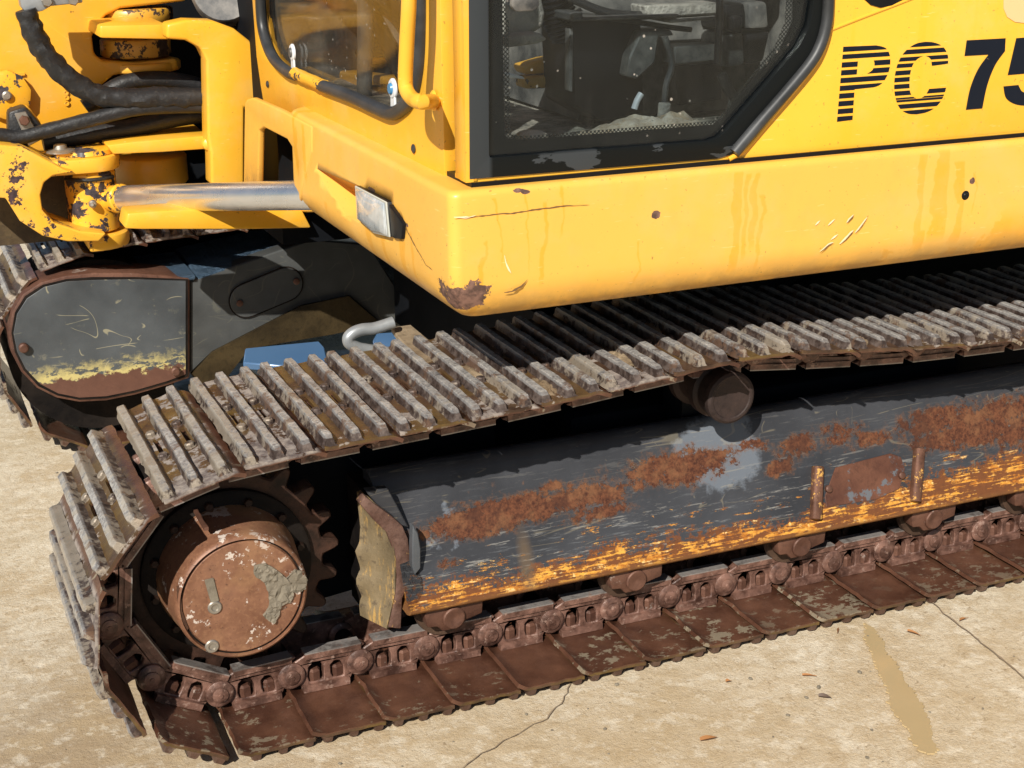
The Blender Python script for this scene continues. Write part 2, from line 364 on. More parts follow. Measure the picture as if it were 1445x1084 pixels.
        col = t.mix(t.mul(sand, .6), col, (.40, .34, .26))
        col = t.mix(t.mul(ground_run, .85), col, t.mix(n2, (.06, .03, .02), (.16, .085, .06)))
        h = t.add(t.mul(n1, .8), t.mul(n2, .7), t.mul(n3, .3))
        return t.end(t.bsdf(col, t.mixf(n2, .32, .65), .35, .5, t.bump(h, .6, .004)))
    M['shoe_plate'] = shoe('muddy_shoe_plate', 'plate')
    M['grouser'] = shoe('scuffed_grouser_steel', 'bar')

    # chain links: rusty flanks, polished rail on top
    t = NT('chain_link_steel'); t.rnd_coord()
    x, y, z = t.xyz()
    n1 = t.noise(30, 7, .62); n2 = t.noise(120, 4, .65)
    col = t.mix(t.step(n1, .35, .65), (.050, .022, .015), (.235, .125, .092))
    rail = t.inv(t.step(t.add(z, t.mul(n1, .002)), -.0768, -.0750))
    col = t.mix(t.mul(rail, .9), col, t.mix(n1, (.22, .20, .19), (.42, .40, .38)))
    col = t.mix(t.mul(t.step(t.noise(14, 6, .65, off=9), .52, .60), .6), col, (.035, .016, .011)); col = t.mix(t.mul(t.step(t.noise(70, 6, .7, off=19), .58, .64), .6), col, (.36, .24, .19))
    M['link'] = t.end(t.bsdf(col, t.mixf(rail, .42, .34), t.mixf(rail, .1, .4), .5, t.bump(t.add(n1, n2), .5, .002)))

    t = NT('chrome_rod'); n1 = t.noise(9, 4, .5); n2 = t.noise(160, 3, .6)
    M['chrome'] = t.end(t.bsdf(t.mix(n1, (.62, .64, .67), (.85, .87, .90)), t.mixf(t.step(n1, .45, .7), .24, .34), .9, .5, t.bump(n2, .01, .001)))
    t = NT('zinc_bolt'); n1 = t.noise(80, 5, .6)
    M['bolt'] = t.end(t.bsdf(t.mix(n1, (.26, .23, .19), (.46, .43, .38)), .42, .7, .5, t.bump(n1, .3, .001)))
    t = NT('rubber_hose'); n1 = t.noise(14, 7, .6); n2 = t.noise(90, 5, .7)
    M['hose'] = t.end(t.bsdf(t.mix(t.step(n2, .55, .75), (.014, .014, .015), (.05, .047, .04)), t.mixf(n1, .32, .6), 0, .5, t.bump(t.add(n1, n2), .6, .003)))
    t = NT('black_seal'); n1 = t.noise(9, 7, .6); n2 = t.noise(120, 3)
    M['seal'] = t.end(t.bsdf(t.mix(t.step(n1, .35, .7), (.018, .019, .020), (.055, .057, .060)), t.mixf(n1, .38, .55), 0, .5, t.bump(n2, .15, .0008)))
    # door frame: black paint, peeled to grey along the sill
    t = NT('black_door_frame'); n1 = t.noise(9, 7, .6); x, y, z = t.xyz()
    pk = t.mul(t.step(t.add(t.mul(t.noise(10, 6, .55, v=t.vscale(t.co, (.7, 1, 2.0)), off=4), .8), t.mul(n1, .2)), .545, .55), t.inv(t.step(z, 1.03, 1.036)))
    lf = t.inv(t.step(x, .438, .446))
    col = t.mix(t.mx(pk, t.mul(lf, .8)), (.007, .008, .008), (.045, .050, .054))
    M['door_frame'] = t.end(t.bsdf(col, t.mixf(pk, .35, .55), 0, .15))
    t = NT('black_paint'); n1 = t.noise(40, 5)
    M['black'] = t.end(t.bsdf(t.mix(n1, (.004, .004, .005), (.010, .010, .012)), .4, 0, .2, t.bump(n1, .1, .001)))
    t = NT('cast_dark'); n1 = t.noise(10, 6)
    M['dark'] = t.end(t.bsdf(t.mix(n1, (.003, .004, .005), (.010, .011, .014)), .6, 0, .08, t.bump(n1, .3, .003)))
    t = NT('sky_blue_deck'); n1 = t.noise(5, 4, .5)
    M['wet'] = t.end(t.bsdf(t.mix(n1, (.055, .125, .25), (.085, .17, .31)), .25, .2, .9, t.bump(n1, .15, .004)))  # blue base colour stands in for reflected sky
    # window glass, dusty with dried drops
    def glass(name, dust, tint, refl):
        t = NT(name); n1 = t.noise(6, 6, .6); n2 = t.noise(150, 5, .7)
        v = t.vscale(t.co, (22, 22, 2.0)); st = t.noise(2.0, 4, .6, v=v)
        drop = t.inv(t.step(t.add(t.voro(42), t.mul(t.noise(70, 3), .16)), .15, .18))
        g = t.n.new('ShaderNodeBsdfGlass'); g.inputs['IOR'].default_value = 1.0; g.inputs['Roughness'].default_value = 0; g.inputs['Color'].default_value = (*tint, 1)
        tr = t.n.new('ShaderNodeBsdfTransparent'); tr.inputs['Color'].default_value = (*tint, 1)
        gl = t.n.new('ShaderNodeBsdfGlossy'); gl.inputs['Roughness'].default_value = .07; gl.inputs['Color'].default_value = (1, 1, 1, 1)
        fr = t.n.new('ShaderNodeFresnel'); fr.inputs['IOR'].default_value = 1.5
        ms = t.n.new('ShaderNodeMixShader'); t.put(ms.inputs[0], t.mul(fr.outputs[0], refl)); t.l.new(tr.outputs[0], ms.inputs[1]); t.l.new(gl.outputs[0], ms.inputs[2])
        df = t.n.new('ShaderNodeBsdfDiffuse'); df.inputs['Color'].default_value = (.42, .38, .33, 1)
        m2 = t.n.new('ShaderNodeMixShader')
        f = t.add(t.mul(t.step(n1, .3, .8), dust), t.mul(t.step(t.noise(60, 6, .75, off=8), .60, .68), t.step(n1, .5, .7), dust * 2.5), t.mul(t.step(st, .55, .75), dust * 1.2))
        drop = t.mul(drop, t.step(t.noise(5, 3, off=6), .50, .56))
        t.put(m2.inputs[0], t.math('MINIMUM', t.mx(f, t.mul(drop, .75)), .9)); t.l.new(ms.outputs[0], m2.inputs[1]); t.l.new(df.outputs[0], m2.inputs[2])
        return t.end(m2.outputs[0])
    M['glass'] = glass('dusty_door_glass', .010, (.80, .85, .87), .50)
    M['glass_front'] = glass('dusty_front_glass', .035, (.80, .80, .78), .24)
    # printed dot border on the door glass
    t = NT('dotted_glass_border')
    v = t.vscale(t.co, (1, 1, 1), rot=(0, math.radians(45), 0)); vo = t.n.new('ShaderNodeTexVoronoi'); vo.inputs['Scale'].default_value = 190; vo.inputs['Randomness'].default_value = 0
    cx = t.xyz(v); cc = t.n.new('ShaderNodeCombineXYZ'); t.l.new(cx[0], cc.inputs[0]); t.l.new(cx[2], cc.inputs[1]); t.l.new(cc.outputs[0], vo.inputs['Vector'])
    d = t.step(vo.outputs[0], .36, .42)
    tr = t.n.new('ShaderNodeBsdfTransparent'); b = t.bsdf((.010, .012, .014), .3)
    ms = t.n.new('ShaderNodeMixShader'); t.put(ms.inputs[0], d); t.l.new(tr.outputs[0], ms.inputs[1]); t.l.new(b, ms.inputs[2])
    M['dots'] = t.end(ms.outputs[0])
    t = NT('frit_black'); n1 = t.noise(6, 5)
    M['frit'] = t.end(t.bsdf(t.mix(n1, (.005, .007, .009), (.014, .017, .020)), .5, 0, .05))
    t = NT('headlamp_lens'); w = t.n.new('ShaderNodeTexWave'); w.inputs['Scale'].default_value = 60; w.bands_direction = 'Y'; t.l.new(t.co, w.inputs['Vector'])
    n1 = t.noise(25, 6, .6)
    M['lens'] = t.end(t.bsdf(t.mix(t.step(n1, .35, .7), (.42, .46, .48), (.72, .75, .77)), t.mixf(n1, .15, .35), .25, .6, t.bump(t.add(w.outputs[1], t.mul(n1, .8)), .25, .004), coat=1, coat_rough=.05))
    t = NT('lens_rim'); M['lens_rim'] = t.end(t.bsdf((.45, .45, .40), .3, 0, .5))
    t = NT('navy_print'); n1 = t.noise(50, 6, .7); n2 = t.noise(12, 3)
    M['print'] = t.end(t.bsdf(t.mix(t.step(t.add(t.mul(n1, .6), t.mul(n2, .4)), .64, .66), (.006, .009, .017), (.28, .20, .08)), .45, 0, .2))
    t = NT('cream_print'); M['cream'] = t.end(t.bsdf((.72, .50, .24), .45))
    t = NT('cab_floor_mat'); n1 = t.noise(9, 8, .65); n2 = t.noise(50, 6, .7)
    M['mat'] = t.end(t.bsdf(t.mix(t.step(t.add(t.mul(n1, .6), t.mul(n2, .4)), .42, .6), (.09, .085, .075), (.55, .48, .38)), .8, 0, .3, t.bump(t.add(n1, n2), .8, .006)))
    t = NT('cab_sand'); n1 = t.noise(20, 8, .7)
    M['sand'] = t.end(t.bsdf(t.mix(t.step(n1, .4, .6), (.50, .38, .25), (.80, .70, .56)), .9, 0, .3, t.bump(n1, .9, .01)))
    t = NT('cab_grey_plastic'); n1 = t.noise(12, 7, .65)
    M['plastic'] = t.end(t.bsdf(t.mix(t.step(n1, .4, .65), (.035, .037, .039), (.20, .185, .165)), .5, 0, .5, t.bump(n1, .2, .002)))
    t = NT('cab_cloth'); n1 = t.noise(10, 8, .7); n2 = t.noise(60, 5)
    M['cloth'] = t.end(t.bsdf(t.mix(t.step(n1, .4, .6), (.16, .15, .135), (.38, .35, .30)), .9, 0, .2, t.bump(t.add(n1, n2), .8, .01)))
    t = NT('blue_plastic'); M['blue'] = t.end(t.bsdf((.05, .20, .38), .35))
    t = NT('white_plastic'); M['white'] = t.end(t.bsdf((.62, .63, .64), .35))
    t = NT('worn_grey_rod'); n1 = t.noise(50, 6)
    M['rod'] = t.end(t.bsdf(t.mix(n1, (.22, .23, .24), (.42, .44, .45)), .4, .4, .5, t.bump(n1, .2, .001)))

    # concrete
    t = NT('yard_concrete')
    n0 = t.noise(.55, 5, .55); n1 = t.noise(3.2, 8, .62, off=2); n2 = t.noise(28, 8, .72, off=5); n3 = t.noise(130, 5, .7); n4 = t.noise(420, 3, .6)
    col = t.mix(t.step(n1, .36, .64), (.53, .455, .335), (.74, .685, .565))
    col = t.mix(t.mul(t.step(n0, .42, .62), .45), col, (.50, .385, .235))
    col = t.mix(t.mul(t.step(t.add(t.mul(n2, .55), t.mul(n3, .45)), .46, .58), .6), col, (.40, .30, .175))
    col = t.mix(t.mul(t.step(n3, .55, .72), .6), col, (.84, .78, .66))
    col = t.mix(t.mul(t.step(n4, .58, .68), .6), col, (.22, .16, .10))
    # damp brown stains
    col = t.mix(t.mul(t.step(t.add(t.mul(t.noise(1.6, 6, .6, off=11), .75), t.mul(n2, .25)), .53, .62), .35), col, (.36, .245, .125))
    x, y, z = t.xyz()
    # damp brown margin by the end of the near track and a dark oil mark
    damp = t.spot((-.42, .0, 0), .42, .6, n1, .35, (1, .8, 1))
    col = t.mix(t.mul(damp, .65), col, (.25, .17, .105))
    damp2 = t.spot((.55, -.10, 0), .75, .6, n1, .3, (.8, 2.6, 1))
    col = t.mix(t.mul(damp2, .30), col, (.40, .26, .12))
    dots = t.inv(t.step(t.voro(9), .035, .06)); dots = t.mul(dots, t.step(n1, .5, .6))
    col = t.mix(t.mul(dots, .8), col, (.10, .08, .07))
    h = t.add(t.mul(n2, .75), t.mul(n3, .35), t.mul(n4, .2))
    col = t.mix(t.mul(t.step(t.noise(9, 8, .72, off=31), .50, .62), .50), col, (.42, .31, .18))
    col = t.mix(t.mul(t.step(t.noise(20, 8, .75, off=33), .52, .60), .40), col, (.78, .72, .60))
    col = t.mix(t.mul(t.step(t.noise(34, 8, .75, off=35), .56, .62), .45), col, (.33, .24, .14))
    col = t.mix(t.mul(t.step(t.noise(65, 5, .7, off=37), .62, .66), .7), col, (.25, .18, .11))
    col = t.mix(.06, col, (.80, .58, .28))
    M['concrete'] = t.end(t.bsdf(col, .85, 0, .3, t.bump(h, .75, .007)))
    t = NT('crack_tone'); M['crack'] = t.end(t.bsdf((.27, .20, .13), .95))  # plain brown for cracks and joint
    t = NT('muddy_water'); n1 = t.noise(10, 4); M['puddle'] = t.end(t.bsdf(t.mix(n1, (.42, .31, .16), (.48, .36, .20)), .09, 0, .5))
    t = NT('dead_leaf'); n1 = t.noise(60, 4); M['leaf'] = t.end(t.bsdf(t.mix(n1, (.25, .10, .03), (.45, .22, .08)), .7))
    t = NT('dead_leaf_dark'); M['leaf_dark'] = t.end(t.bsdf((.11, .075, .055), .7))
    t = NT('straw'); M['straw'] = t.end(t.bsdf((.62, .48, .25), .7))

SPOTS_SKIRT = []
RUNS = [(.433, .004, .86, .97), (.486, .003, .84, .975), (.520, .006, .82, .955), (.905, .010, .80, .975), (.928, .004, .82, .97), (.945, .005, .84, .97), (.960, .003, .80, .93), (.552, .003, .90, .98),
        (1.300, .008, .80, .975), (1.345, .017, .815, .98), (1.385, .013, .80, .955), (1.31, .010, .79, .83), (1.42, .003, .86, .93), (.70, .003, .80, .87), (.412, .0035, .77, .90)]
FRUNS = [(.16, .006, .78, .88), (.22, .012, .78, .86), (.33, .010, .78, .87), (.42, .014, .77, .85), (.90, .016, .86, .99), (.84, .008, .85, .97), (.70, .010, .78, .83)]
for _p, _r, _s in (
    ([(0.4813,-0.0300,0.9807)][0], .0050, (.7, 1, 2.0)), ([(0.4941,-0.0300,0.9772)][0], .0045, (.7, 1, 1.6)), ([(0.7404,-0.0300,0.9159)][0], .006, (.8, 1, .9)), ([(0.7144,-0.0300,0.7934)][0], .006, (.8, 1, 1)),
    ([(1.4202,-0.0300,0.9167)][0], .0055, (1, 1, 1)), ([(0.3789,-0.0200,0.8068)][0], .030, (.6, .5, 1.2)), ([(0.3529,-0.0300,0.8390)][0], .016, (2.0, 1, .6)), ([(0.4031,-0.0300,0.8212)][0], .012, (.5, 1, 2.0)),
    ([(0.3600,0.2332,0.8958)][0], .010, (1, .6, 1.6)), ([(0.3600,0.3802,0.9161)][0], .008, (1, .4, 1.8)), ([(0.3600,0.1845,0.8891)][0], .005, (1, .8, 1.4))):
    SPOTS_SKIRT.append((_p, _r, _s))
build_materials()

# ------------------------------------------------------------ mesh helpers
def V(*a): return Vector(a)
class MB:
    def __init__(s): s.b = bmesh.new()
    def bevel(s, r, seg=2, ang=30, sel=None):
        ed = [e for e in s.b.edges if len(e.link_faces) == 2 and e.calc_face_angle(0) > math.radians(ang) and (sel is None or sel(e))]
        if ed: bmesh.ops.bevel(s.b, geom=ed, offset=r, segments=seg, affect='EDGES', profile=.5, clamp_overlap=True)
        return s
    def add(s, o, mtx=None):
        me = bpy.data.meshes.new('tmp'); o.b.to_mesh(me); n0 = len(s.b.verts)
        s.b.from_mesh(me)
        if mtx:
            s.b.verts.ensure_lookup_table()
            for v in s.b.verts[n0:]: v.co = mtx @ v.co
        bpy.data.meshes.remove(me); return s
    def box(s, x0, x1, y0, y1, z0, z1, bev=0, seg=2):
        o = MB(); vs = [o.b.verts.new((x, y, z)) for x in (x0, x1) for y in (y0, y1) for z in (z0, z1)]
        for f in ((0, 1, 3, 2), (4, 6, 7, 5), (0, 4, 5, 1), (2, 3, 7, 6), (0, 2, 6, 4), (1, 5, 7, 3)): o.b.faces.new([vs[i] for i in f])
        if bev: o.bevel(bev, seg)
        s.add(o); o.b.free(); return s
    def prism(s, pts, ext, holes=(), bev=0, seg=2):
        """flat outline given as 3-D points, pushed along ext"""
        o = MB(); ext = Vector(ext)
        loops = [[Vector(p) for p in pts]] + [[Vector(p) for p in h] for h in holes]
        flat = [p for l in loops for p in l]
        a = [o.b.verts.new(p) for p in flat]; c = [o.b.verts.new(p + ext) for p in flat]
        if holes:
            for t in tessellate_polygon(loops):
                try: o.b.faces.new([a[i] for i in t]); o.b.faces.new([c[i] for i in reversed(t)])
                except ValueError: pass
        else:
            o.b.faces.new(a); o.b.faces.new(list(reversed(c)))
        k = 0
        for l in loops:
            n = len(l)
            for i in range(n):
                j = (i + 1) % n
                o.b.faces.new((a[k + i], c[k + i], c[k + j], a[k + j]))
            k += n
        bmesh.ops.recalc_face_normals(o.b, faces=o.b.faces)
        if bev: o.bevel(bev, seg)
        s.add(o); o.b.free(); return s
    def lathe(s, p, ax, prof, n=32, closed=True):
        """prof: list of (distance along ax, radius)"""
        p = Vector(p); ax = Vector(ax).normalized()
        u = ax.orthogonal().normalized(); w = ax.cross(u)
        rings = []
        for t, r in prof:
            rings.append([s.b.verts.new(p + ax * t + (u * math.cos(2 * math.pi * i / n) + w * math.sin(2 * math.pi * i / n)) * max(r, 1e-5)) for i in range(n)])
        fs = []
        for a, c in zip(rings, rings[1:]):
            for i in range(n): fs.append(s.b.faces.new((a[i], a[(i + 1) % n], c[(i + 1) % n], c[i])))
        if closed: fs.append(s.b.faces.new(rings[0])); fs.append(s.b.faces.new(list(reversed(rings[-1]))))
        bmesh.ops.recalc_face_normals(s.b, faces=fs)
        return s
    def cyl(s, p0, p1, r, n=24, bev=0):
        p0 = Vector(p0); p1 = Vector(p1); L = (p1 - p0).length
        b = bev
        prof = [(0, r - b), (b, r), (L - b, r), (L, r - b)] if b else [(0, r), (L, r)]
        return s.lathe(p0, p1 - p0, prof, n)
    def hexbolt(s, p, ax, r, h, n=6):
        return s.lathe(p, ax, [(0, r), (h * .7, r), (h, r * .8)], n)
    def tube(s, pts, r, n=14, sub=6, jit=0, caps=True):
        P = [Vector(p) for p in pts]
        if sub > 1:
            Q = []
            E = [2 * P[0] - P[1]] + P + [2 * P[-1] - P[-2]]
            for i in range(1, len(E) - 2):
                for k in range(sub):
                    t = k / sub; a, b, c, d = E[i - 1], E[i], E[i + 1], E[i + 2]
                    Q.append(.5 * ((2 * b) + (c - a) * t + (2 * a - 5 * b + 4 * c - d) * t * t + (3 * b - a - 3 * c + d) * t ** 3))
            Q.append(P[-1]); P = Q
        rings = []; up = None
        for i, p in enumerate(P):
            d = (P[min(i + 1, len(P) - 1)] - P[max(i - 1, 0)]).normalized()
            if up is None: up = d.orthogonal().normalized()
            up = (up - d * up.dot(d)).normalized(); w = d.cross(up)
            rr = r if not callable(r) else r(i / (len(P) - 1))
            ring = []
            for k in range(n):
                a = 2 * math.pi * k / n; q = rr
                if jit: q += jit * noise.noise(p * 60 + Vector((math.cos(a), math.sin(a), 0)) * 2)
                ring.append(s.b.verts.new(p + (up * math.cos(a) + w * math.sin(a)) * q))
            rings.append(ring)
        fs = []
        for a, c in zip(rings, rings[1:]):
            for i in range(n): fs.append(s.b.faces.new((a[i], a[(i + 1) % n], c[(i + 1) % n], c[i])))
        if caps: fs.append(s.b.faces.new(rings[0])); fs.append(s.b.faces.new(list(reversed(rings[-1]))))
        bmesh.ops.recalc_face_normals(s.b, faces=fs)
        return s
    def grid(s, rows, close=False):
        g = [[s.b.verts.new(p) for p in r] for r in rows]; fs = []
        for a, c in zip(g, g[1:]):
            m = len(a)
            for i in range(m if close else m - 1): fs.append(s.b.faces.new((a[i], a[(i + 1) % m], c[(i + 1) % m], c[i])))
        return g
    def mesh(s, name, mt, smooth=35):
        me = bpy.data.meshes.new(name); s.b.to_mesh(me); s.b.free()
        me.materials.append(mt)
        if smooth:
            me.shade_smooth()
            b = bmesh.new(); b.from_mesh(me)
            for e in b.edges:
                if len(e.link_faces) == 2 and e.calc_face_angle(0) > math.radians(smooth): e.smooth = False
            b.to_mesh(me); b.free()
        return me
    def obj(s, name, mt, parent=None, smooth=35, kind=None, label=None):
        return link(name, s.mesh(name, mt, smooth), parent, kind, label)
def link(name, me, parent=None, kind=None, label=None):
    o = bpy.data.objects.new(name, me); COL.objects.link(o)
    if parent is not None: o.parent = parent
    if kind: o['kind'] = kind
    if label: o['label'] = label
    return o
def tag(o, label, cat, group=None):
    o['label'] = label; o['category'] = cat
    if group: o['group'] = group
    return o
def fbm(p, o=4): return noise.fractal(p, 1.0, 2.0, o)

EX = bpy.data.objects.new('excavator', None); COL.objects.link(EX)
tag(EX, 'yellow tracked excavator with dark grey undercarriage, rusty steel tracks and black-framed cab door', 'excavator')

# ------------------------------------------------------------ ground
b = MB()
xs = [-60, -20, -8, -4] + [-3 + .1 * i for i in range(0, 76)] + [6, 12, 25, 60]
ys = [-25, -8, -4, -3] + [-2.9 + .1 * i for i in range(0, 60)] + [4, 6, 10, 25, 80]
b.grid([[V(x, y, .002 * fbm(V(x, y, 0) * .9) - .001) for x in xs] for y in ys])
g = b.obj('concrete_yard', M['concrete'], None, smooth=60, kind='structure')

def strip(pts, w, mt, name, z=.004, par=None, jag=.003, depth=.004, label=None):
    """a crack or joint as a narrow ragged strip lying in the slab"""
    P = [Vector(p) for p in pts]; Q = []
    for a, c in zip(P, P[1:]):
        n = max(2, int((c - a).length / .012))
        for i in range(n): Q.append(a.lerp(c, i / n))
    Q.append(P[-1]); rows = []
    for i, p in enumerate(Q):
        d = (Q[min(i + 1, len(Q) - 1)] - Q[max(0, i - 1)]).normalized(); s_ = V(-d.y, d.x, 0)
        off = s_ * jag * fbm(p * 22) * 2
        ww = w * (.45 + .8 * abs(fbm(p * 35 + V(5, 0, 0))) * 1.6)
        rows.append([p + off - s_ * ww, p + off + s_ * ww])
        for q in rows[-1]: q.z = z
    b = MB(); b.grid(rows); o = b.obj(name, mt, par, smooth=0, kind='structure'); return o
strip([(1.4578,0.0329,0.0000),(1.4411,-0.0445,0.0000),(1.4351,-0.1261,0.0000),(1.4274,-0.2000,0.0000),(1.4220,-0.2685,0.0000),(1.4076,-0.3447,0.0000)], .0022, M['crack'], 'slab_joint', jag=.002)
strip([(0.6060,0.0280,0.0000),(0.5833,-0.0137,0.0000),(0.5434,-0.0516,0.0000),(0.4930,-0.0830,0.0000),(0.4420,-0.1022,0.0000),(0.3982,-0.1235,0.0000),(0.3572,-0.1401,0.0000),(0.3090,-0.1766,0.0000)], .0014, M['crack'], 'concrete_crack', jag=.007)
def puddle(pts, name):
    P = [Vector(p) for p in pts]; Q = []
    n0 = len(P)
    for i in range(n0):
        a, c = P[i], P[(i + 1) % n0]
        n = max(2, int((c - a).length / .0025))
        for k in range(n):
            p = a.lerp(c, k / n); d = (c - a).normalized()
            p = p + V(-d.y, d.x, 0) * (.006 * fbm(p * 28) + .006 * fbm(p * 130))
            Q.append(V(p.x, p.y, .0045))
    b = MB(); b.prism(Q, (0, 0, -.003)); return b.obj(name, M['puddle'], None, smooth=0, kind='structure')
puddle([(1.2636,-0.0133,0.0000),(1.2673,-0.0350,0.0000),(1.2514,-0.0900,0.0000),(1.2300,-0.1374,0.0000),(1.2097,-0.2073,0.0000),(1.1952,-0.2332,0.0000),(1.1787,-0.2999,0.0000),(1.1639,-0.3399,0.0000),(1.1447,-0.3768,0.0000),(1.1177,-0.4114,0.0000),(1.1034,-0.4553,-0.0000),(1.0810,-0.4601,-0.0000),(1.0673,-0.4443,0.0000),(1.0798,-0.4099,0.0000),(1.1005,-0.3519,0.0000),(1.1116,-0.3032,0.0000),(1.1505,-0.2422,0.0000),(1.1716,-0.1845,0.0000),(1.2043,-0.1167,0.0000),(1.2311,-0.0584,0.0000)], 'muddy_puddle')

# leaves and twigs
def leaf(p, L, w, ang, mt, label, curl=.003):
    L *= .62; w *= .62
    rows = []
    for i in range(7):
        t = i / 6; hw = w * math.sin(math.pi * (.08 + .88 * t)) ** .8
        rows.append([V(L * (t - .5), -hw, .003 + curl * math.sin(3 * t)), V(L * (t - .5), 0, .002 + curl * .3 * math.sin(3 * t)), V(L * (t - .5), hw, .004 + curl * math.sin(3 * t + 1))])
    b = MB(); b.grid(rows); o = b.obj('dead_leaf', mt); o.location = (p[0], p[1], .003); o.rotation_euler = (0, 0, ang)
    return tag(o, label, 'leaf', 'dead leaves on the concrete')
LP = [(1.0197,-0.2267,0.0000),(0.7469,-0.2626,0.0000),(0.8837,-0.1039,0.0000),(1.3286,-0.0919,0.0000),(1.0374,-0.1486,0.0000),(1.1934,-0.0187,0.0000),(1.4605,-0.0839,0.0000)]
leaf(LP[0], .040, .010, -.7, M['leaf_dark'], 'small dark brown leaf on the concrete left of the puddle')
leaf(LP[1], .055, .010, -.1, M['leaf'], 'orange brown leaf at the bottom edge of the concrete below the track')
leaf(LP[2], .020, .006, -.2, M['leaf'], 'tiny orange leaf on the bare concrete between track and bottom edge')
leaf(LP[3], .050, .004, -1.1, M['leaf'], 'thin curled reddish leaf between the puddle and the slab joint')
leaf(LP[4], .045, .0025, -.5, M['leaf'], 'thin reddish twig-like leaf left of the puddle')
leaf(LP[5], .040, .003, .9, M['leaf'], 'thin curled leaf beside the head of the puddle under the track')
leaf(LP[6], .040, .004, .1, M['leaf'], 'narrow tan leaf lying across the slab joint')
# grit scattered over the slab
b = MB()
for i in range(380):
    x = random.uniform(-1.6, 2.2); y = random.uniform(-1.3, .2) if random.random() < .85 else random.uniform(1.2, 2.6); r = random.choice((.0012, .002, .0028, .0045)) * random.uniform(.6, 1.2)
    if 0 < y < .45 and x > -.3: continue
    m = Matrix.Translation((x, y, r * .5)) @ Matrix.Rotation(random.random() * 6, 4, 'Z') @ Matrix.Diagonal((r * 1.4, r, r * .7, 1))
    bmesh.ops.create_icosphere(b.b, subdivisions=1, radius=1, matrix=m)
b.obj('grit', M['dry_mud'], None, smooth=0, kind='stuff')

# ------------------------------------------------------------ the two tracks
SZ, SX = .283, 0.0             # sprocket axis
PITCH = .1335; RP = .2265; PINH = .040
def path_pins():
    """pins of the closed chain, going +x along the top, round the idler, back -x along the ground, up round the sprocket"""
    step = math.radians(34.29); a0 = math.radians(88.5)
    spro = [V(SX + RP * math.cos(a0 + step * k), 0, SZ + RP * math.sin(a0 + step * k)) for k in range(5, 0, -1)]   # 260deg ... 122.8deg
    top = [V(SX + RP * math.cos(a0), 0, SZ + RP * math.sin(a0))]
    prof = [(.006, .5095), (.155, .523), (.295, .528), (.433, .535), (.567, .542), (.7, .552), (.83, .563), (.965, .573), (1.1, .567), (1.24, .550), (1.375, .539), (1.507, .530), (1.8, .522), (2.05, .520), (2.2, .516), (2.6, .516)]
    def zf(x):
        for (x0, z0), (x1, z1) in zip(prof, prof[1:]):
            if x <= x1: return z0 + (z1 - z0) * (x - x0) / (x1 - x0)
        return prof[-1][1]
    IX = 2.215; IR = .233
    while top[-1].x < IX:
        p = top[-1]; dx = PITCH
        for _ in range(4):
            z = zf(p.x + dx); dx = math.sqrt(PITCH ** 2 - (z - p.z) ** 2)
        top.append(V(p.x + dx, 0, zf(p.x + dx)))
    bottom = [V(.095 + .1333 * k, 0, .065) for k in range(17)]      # to x = 2.228
    start = top.pop(); n = 6; idl = []
    a1 = math.atan2(start.z - .298, start.x - IX); a2 = -math.pi / 2
    for k in range(0, n): 
        a = a1 + (a2 - a1) * k / n; r = (start - V(IX, 0, .298)).length * (1 - k / n) + IR * k / n
        idl.append(V(IX + r * math.cos(a), 0, .298 + r * math.sin(a)))
    return top + idl + list(reversed(bottom)) + spro
PINS = path_pins()

def shoe_profile_w(u):          # curl of the plate's two ends
    w = 0
    if u > .112: w = -.0115 * ((u - .112) / .028) ** 1.6
    if u < .008: w = .002
    return w
W = .45
def make_plate(seed, slots=True, nv=26):
    us = [.0015, .0045, .010, .022, .034, .042, .050, .060, .072, .084, .092, .100, .112, .120, .128, .134, .141]
    vs = [W * i / nv for i in range(nv + 1)]
    b = MB(); g = []
    for v in vs:
        row = []
        for u in us:
            d = .0014 * fbm(V(u * 30, v * 30, seed))
            e = 0
            if v in (vs[0], vs[-1]): e = .0035 * fbm(V(u * 60, v, seed + 4))
            if u > .138: e2 = .003 * fbm(V(v * 30, seed, 2))
            else: e2 = 0
            row.append(b.b.verts.new((u + e2, v + e, shoe_profile_w(u) + .0075 + d)))
        g.append(row)
    for i in range(nv):
        for j in range(len(us) - 1):
            v = (vs[i] + vs[i + 1]) / 2; u = (us[j] + us[j + 1]) / 2
            if slots and (.192 < v < .258) and (.030 < u < .041 or .079 < u < .091): continue
            b.b.faces.new((g[i][j], g[i][j + 1], g[i + 1][j + 1], g[i + 1][j]))
    bmesh.ops.recalc_face_normals(b.b, faces=b.b.faces)
    if sum(f.normal.z for f in b.b.faces) < 0: bmesh.ops.reverse_faces(b.b, faces=b.b.faces)
    bmesh.ops.solidify(b.b, geom=b.b.faces[:], thickness=.0075)
    return b
